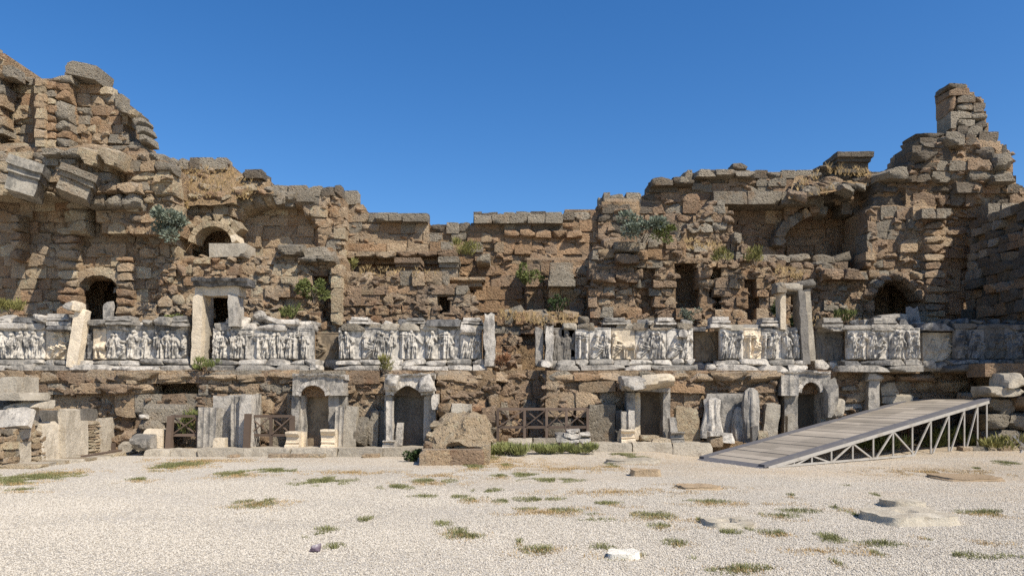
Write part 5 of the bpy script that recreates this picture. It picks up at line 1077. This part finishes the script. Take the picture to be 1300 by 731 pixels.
walltufts('dry_grass', [(212, 218, 300, 222, 24.9, 90), (225, 232, 330, 236, 24.6, 110), (240, 246, 320, 250, 24.4, 80), (205, 240, 240, 262, 24.3, 120), (1010, 240, 1040, 222, 25.2, 60), (1050, 216, 1105, 221, 25.2, 110), (1020, 250, 1060, 238, 25.0, 50), (985, 342, 1020, 352, 23.9, 90), (870, 310, 920, 318, 23.7, 90), (690, 404, 735, 408, 23.0, 60), (636, 400, 690, 408, 23.0, 120), (455, 345, 560, 350, 23.6, 60), (1000, 410, 1100, 412, 23.2, 70)], DRYG, 3)
# slopes of earth on the ruins
def earthbank(name, x0, y0, x1, y1, x2, y2, x3, y3, Ya, Yb, root=None):
    n, m_ = 26, 8; v = []
    for i in range(n+1):
        for j in range(m_+1):
            u, w = i/n, j/m_; lo = P(x0+(x1-x0)*u, y0+(y1-y0)*u, Ya); hi = P(x3+(x2-x3)*u, y3+(y2-y3)*u, Yb); p = lo.lerp(hi, w); q = nz3((p.x*1.7, p.y*1.7, p.z*1.7), 1, 4); v.append((p.x, p.y+.1*q, p.z+.14*q*math.sin(math.pi*w)+.06*nz3(p, 5, 2)))
    f = [(i*(m_+1)+j, (i+1)*(m_+1)+j, (i+1)*(m_+1)+j+1, i*(m_+1)+j+1) for i in range(n) for j in range(m_)]
    return mesh_obj(name, v, f, EARTH, root, kind=None if root else 'structure')
earthbank('earth_slope', 206, 262, 300, 258, 300, 216, 206, 208, 24.35, 25.3, ln.root); earthbank('earth_slope', 296, 246, 348, 246, 342, 228, 296, 218, 24.75, 25.2, ln.root)
earthbank('earth_slope', 1000, 252, 1104, 236, 1104, 216, 1010, 224, 25.05, 25.8, fr.root)
earthbank('earth_slope', 640, 408, 735, 410, 740, 396, 640, 394, 23.5, 24.6, cg.root)

for k_ in range(46):
    u, w_ = R.random(), R.random(); lo = P(208+136*u, 258-14*u, 24.3+.3*u); hi = P(208+132*u, 210+18*u, 25.3); c_ = lo.lerp(hi, w_); r_ = R.uniform(.12, .34)
    block('slope_stone', ln.root, R.choice([TAN, GRY, OCH, LGT]), c_+Vector((0, .08, 0)), (r_*1.5, r_*1.3, r_*.8), (R.uniform(-.4, .4), R.uniform(-.4, .4), R.uniform(-.6, .6)), 'rock')
for k_ in range(46):
    u, w_ = R.random(), R.random(); lo = P(1002+100*u, 250-14*u, 25.05); hi = P(1012+90*u, 224-8*u, 25.8); c_ = lo.lerp(hi, w_); r_ = R.uniform(.12, .4)
    block('slope_stone', fr.root, R.choice([DRK, GRY, BRN]), c_+Vector((0, .08, 0)), (r_*1.5, r_*1.3, r_*.8), (R.uniform(-.4, .4), R.uniform(-.4, .4), R.uniform(-.6, .6)), 'rock')
for k_ in range(16):
    u, w_ = R.random(), R.random(); lo = P(640+95*u, 408, 23.5); hi = P(640+98*u, 395, 24.6); c_ = lo.lerp(hi, w_); r_ = R.uniform(.12, .36)
    block('slope_stone', cg.root, R.choice([TAN, GRY, BRN]), c_+Vector((0, .05, 0)), (r_*1.5, r_*1.3, r_*.8), (R.uniform(-.4, .4), R.uniform(-.4, .4), R.uniform(-.6, .6)), 'rock')

# broken mouldings heaped over the friezes
for (x0, x1, y0, y1, Y, n) in ((60, 92, 404, 413, 21.2, 4), (100, 238, 404, 413, 21.35, 12), (275, 396, 402, 412, 21.45, 13), (434, 600, 406, 412, 21.6, 8), (735, 875, 406, 412, 21.6, 6), (1076, 1165, 405, 413, 21.5, 7), (1180, 1300, 403, 411, 21.5, 9)):
    pc = thing('moulding_heap', 'broken marble mouldings heaped between %s' % {60: 'the tiered base and the leaning post', 100: 'the leaning post and the left standing doorway', 275: 'the left standing doorway and brownish panel', 434: 'the brownish panel and the central gap', 735: 'the dark end panel and the plain recess', 1076: 'the right standing doorway and the cave mouth', 1180: 'the cave mouth and the right edge'}[x0], 'rubble heap', P((x0+x1)/2, y1, Y))
    for i in range(n):
        xx = x0+(x1-x0)*(i+R.random()*.7)/n; w_ = R.uniform(7, 16); h_ = R.uniform(4, 8); pblock('broken_moulding', pc, R.choice([MAR, MARG, MARG, MARD] if x0 < 1180 else [MARD, SLABD]), xx, y1-h_, xx+w_, y1+.5, Y+R.uniform(-.1, .25), .4, R.choice(['flat', 'rock', 'worn']), (0, R.uniform(-.25, .25), R.uniform(-.4, .4)))
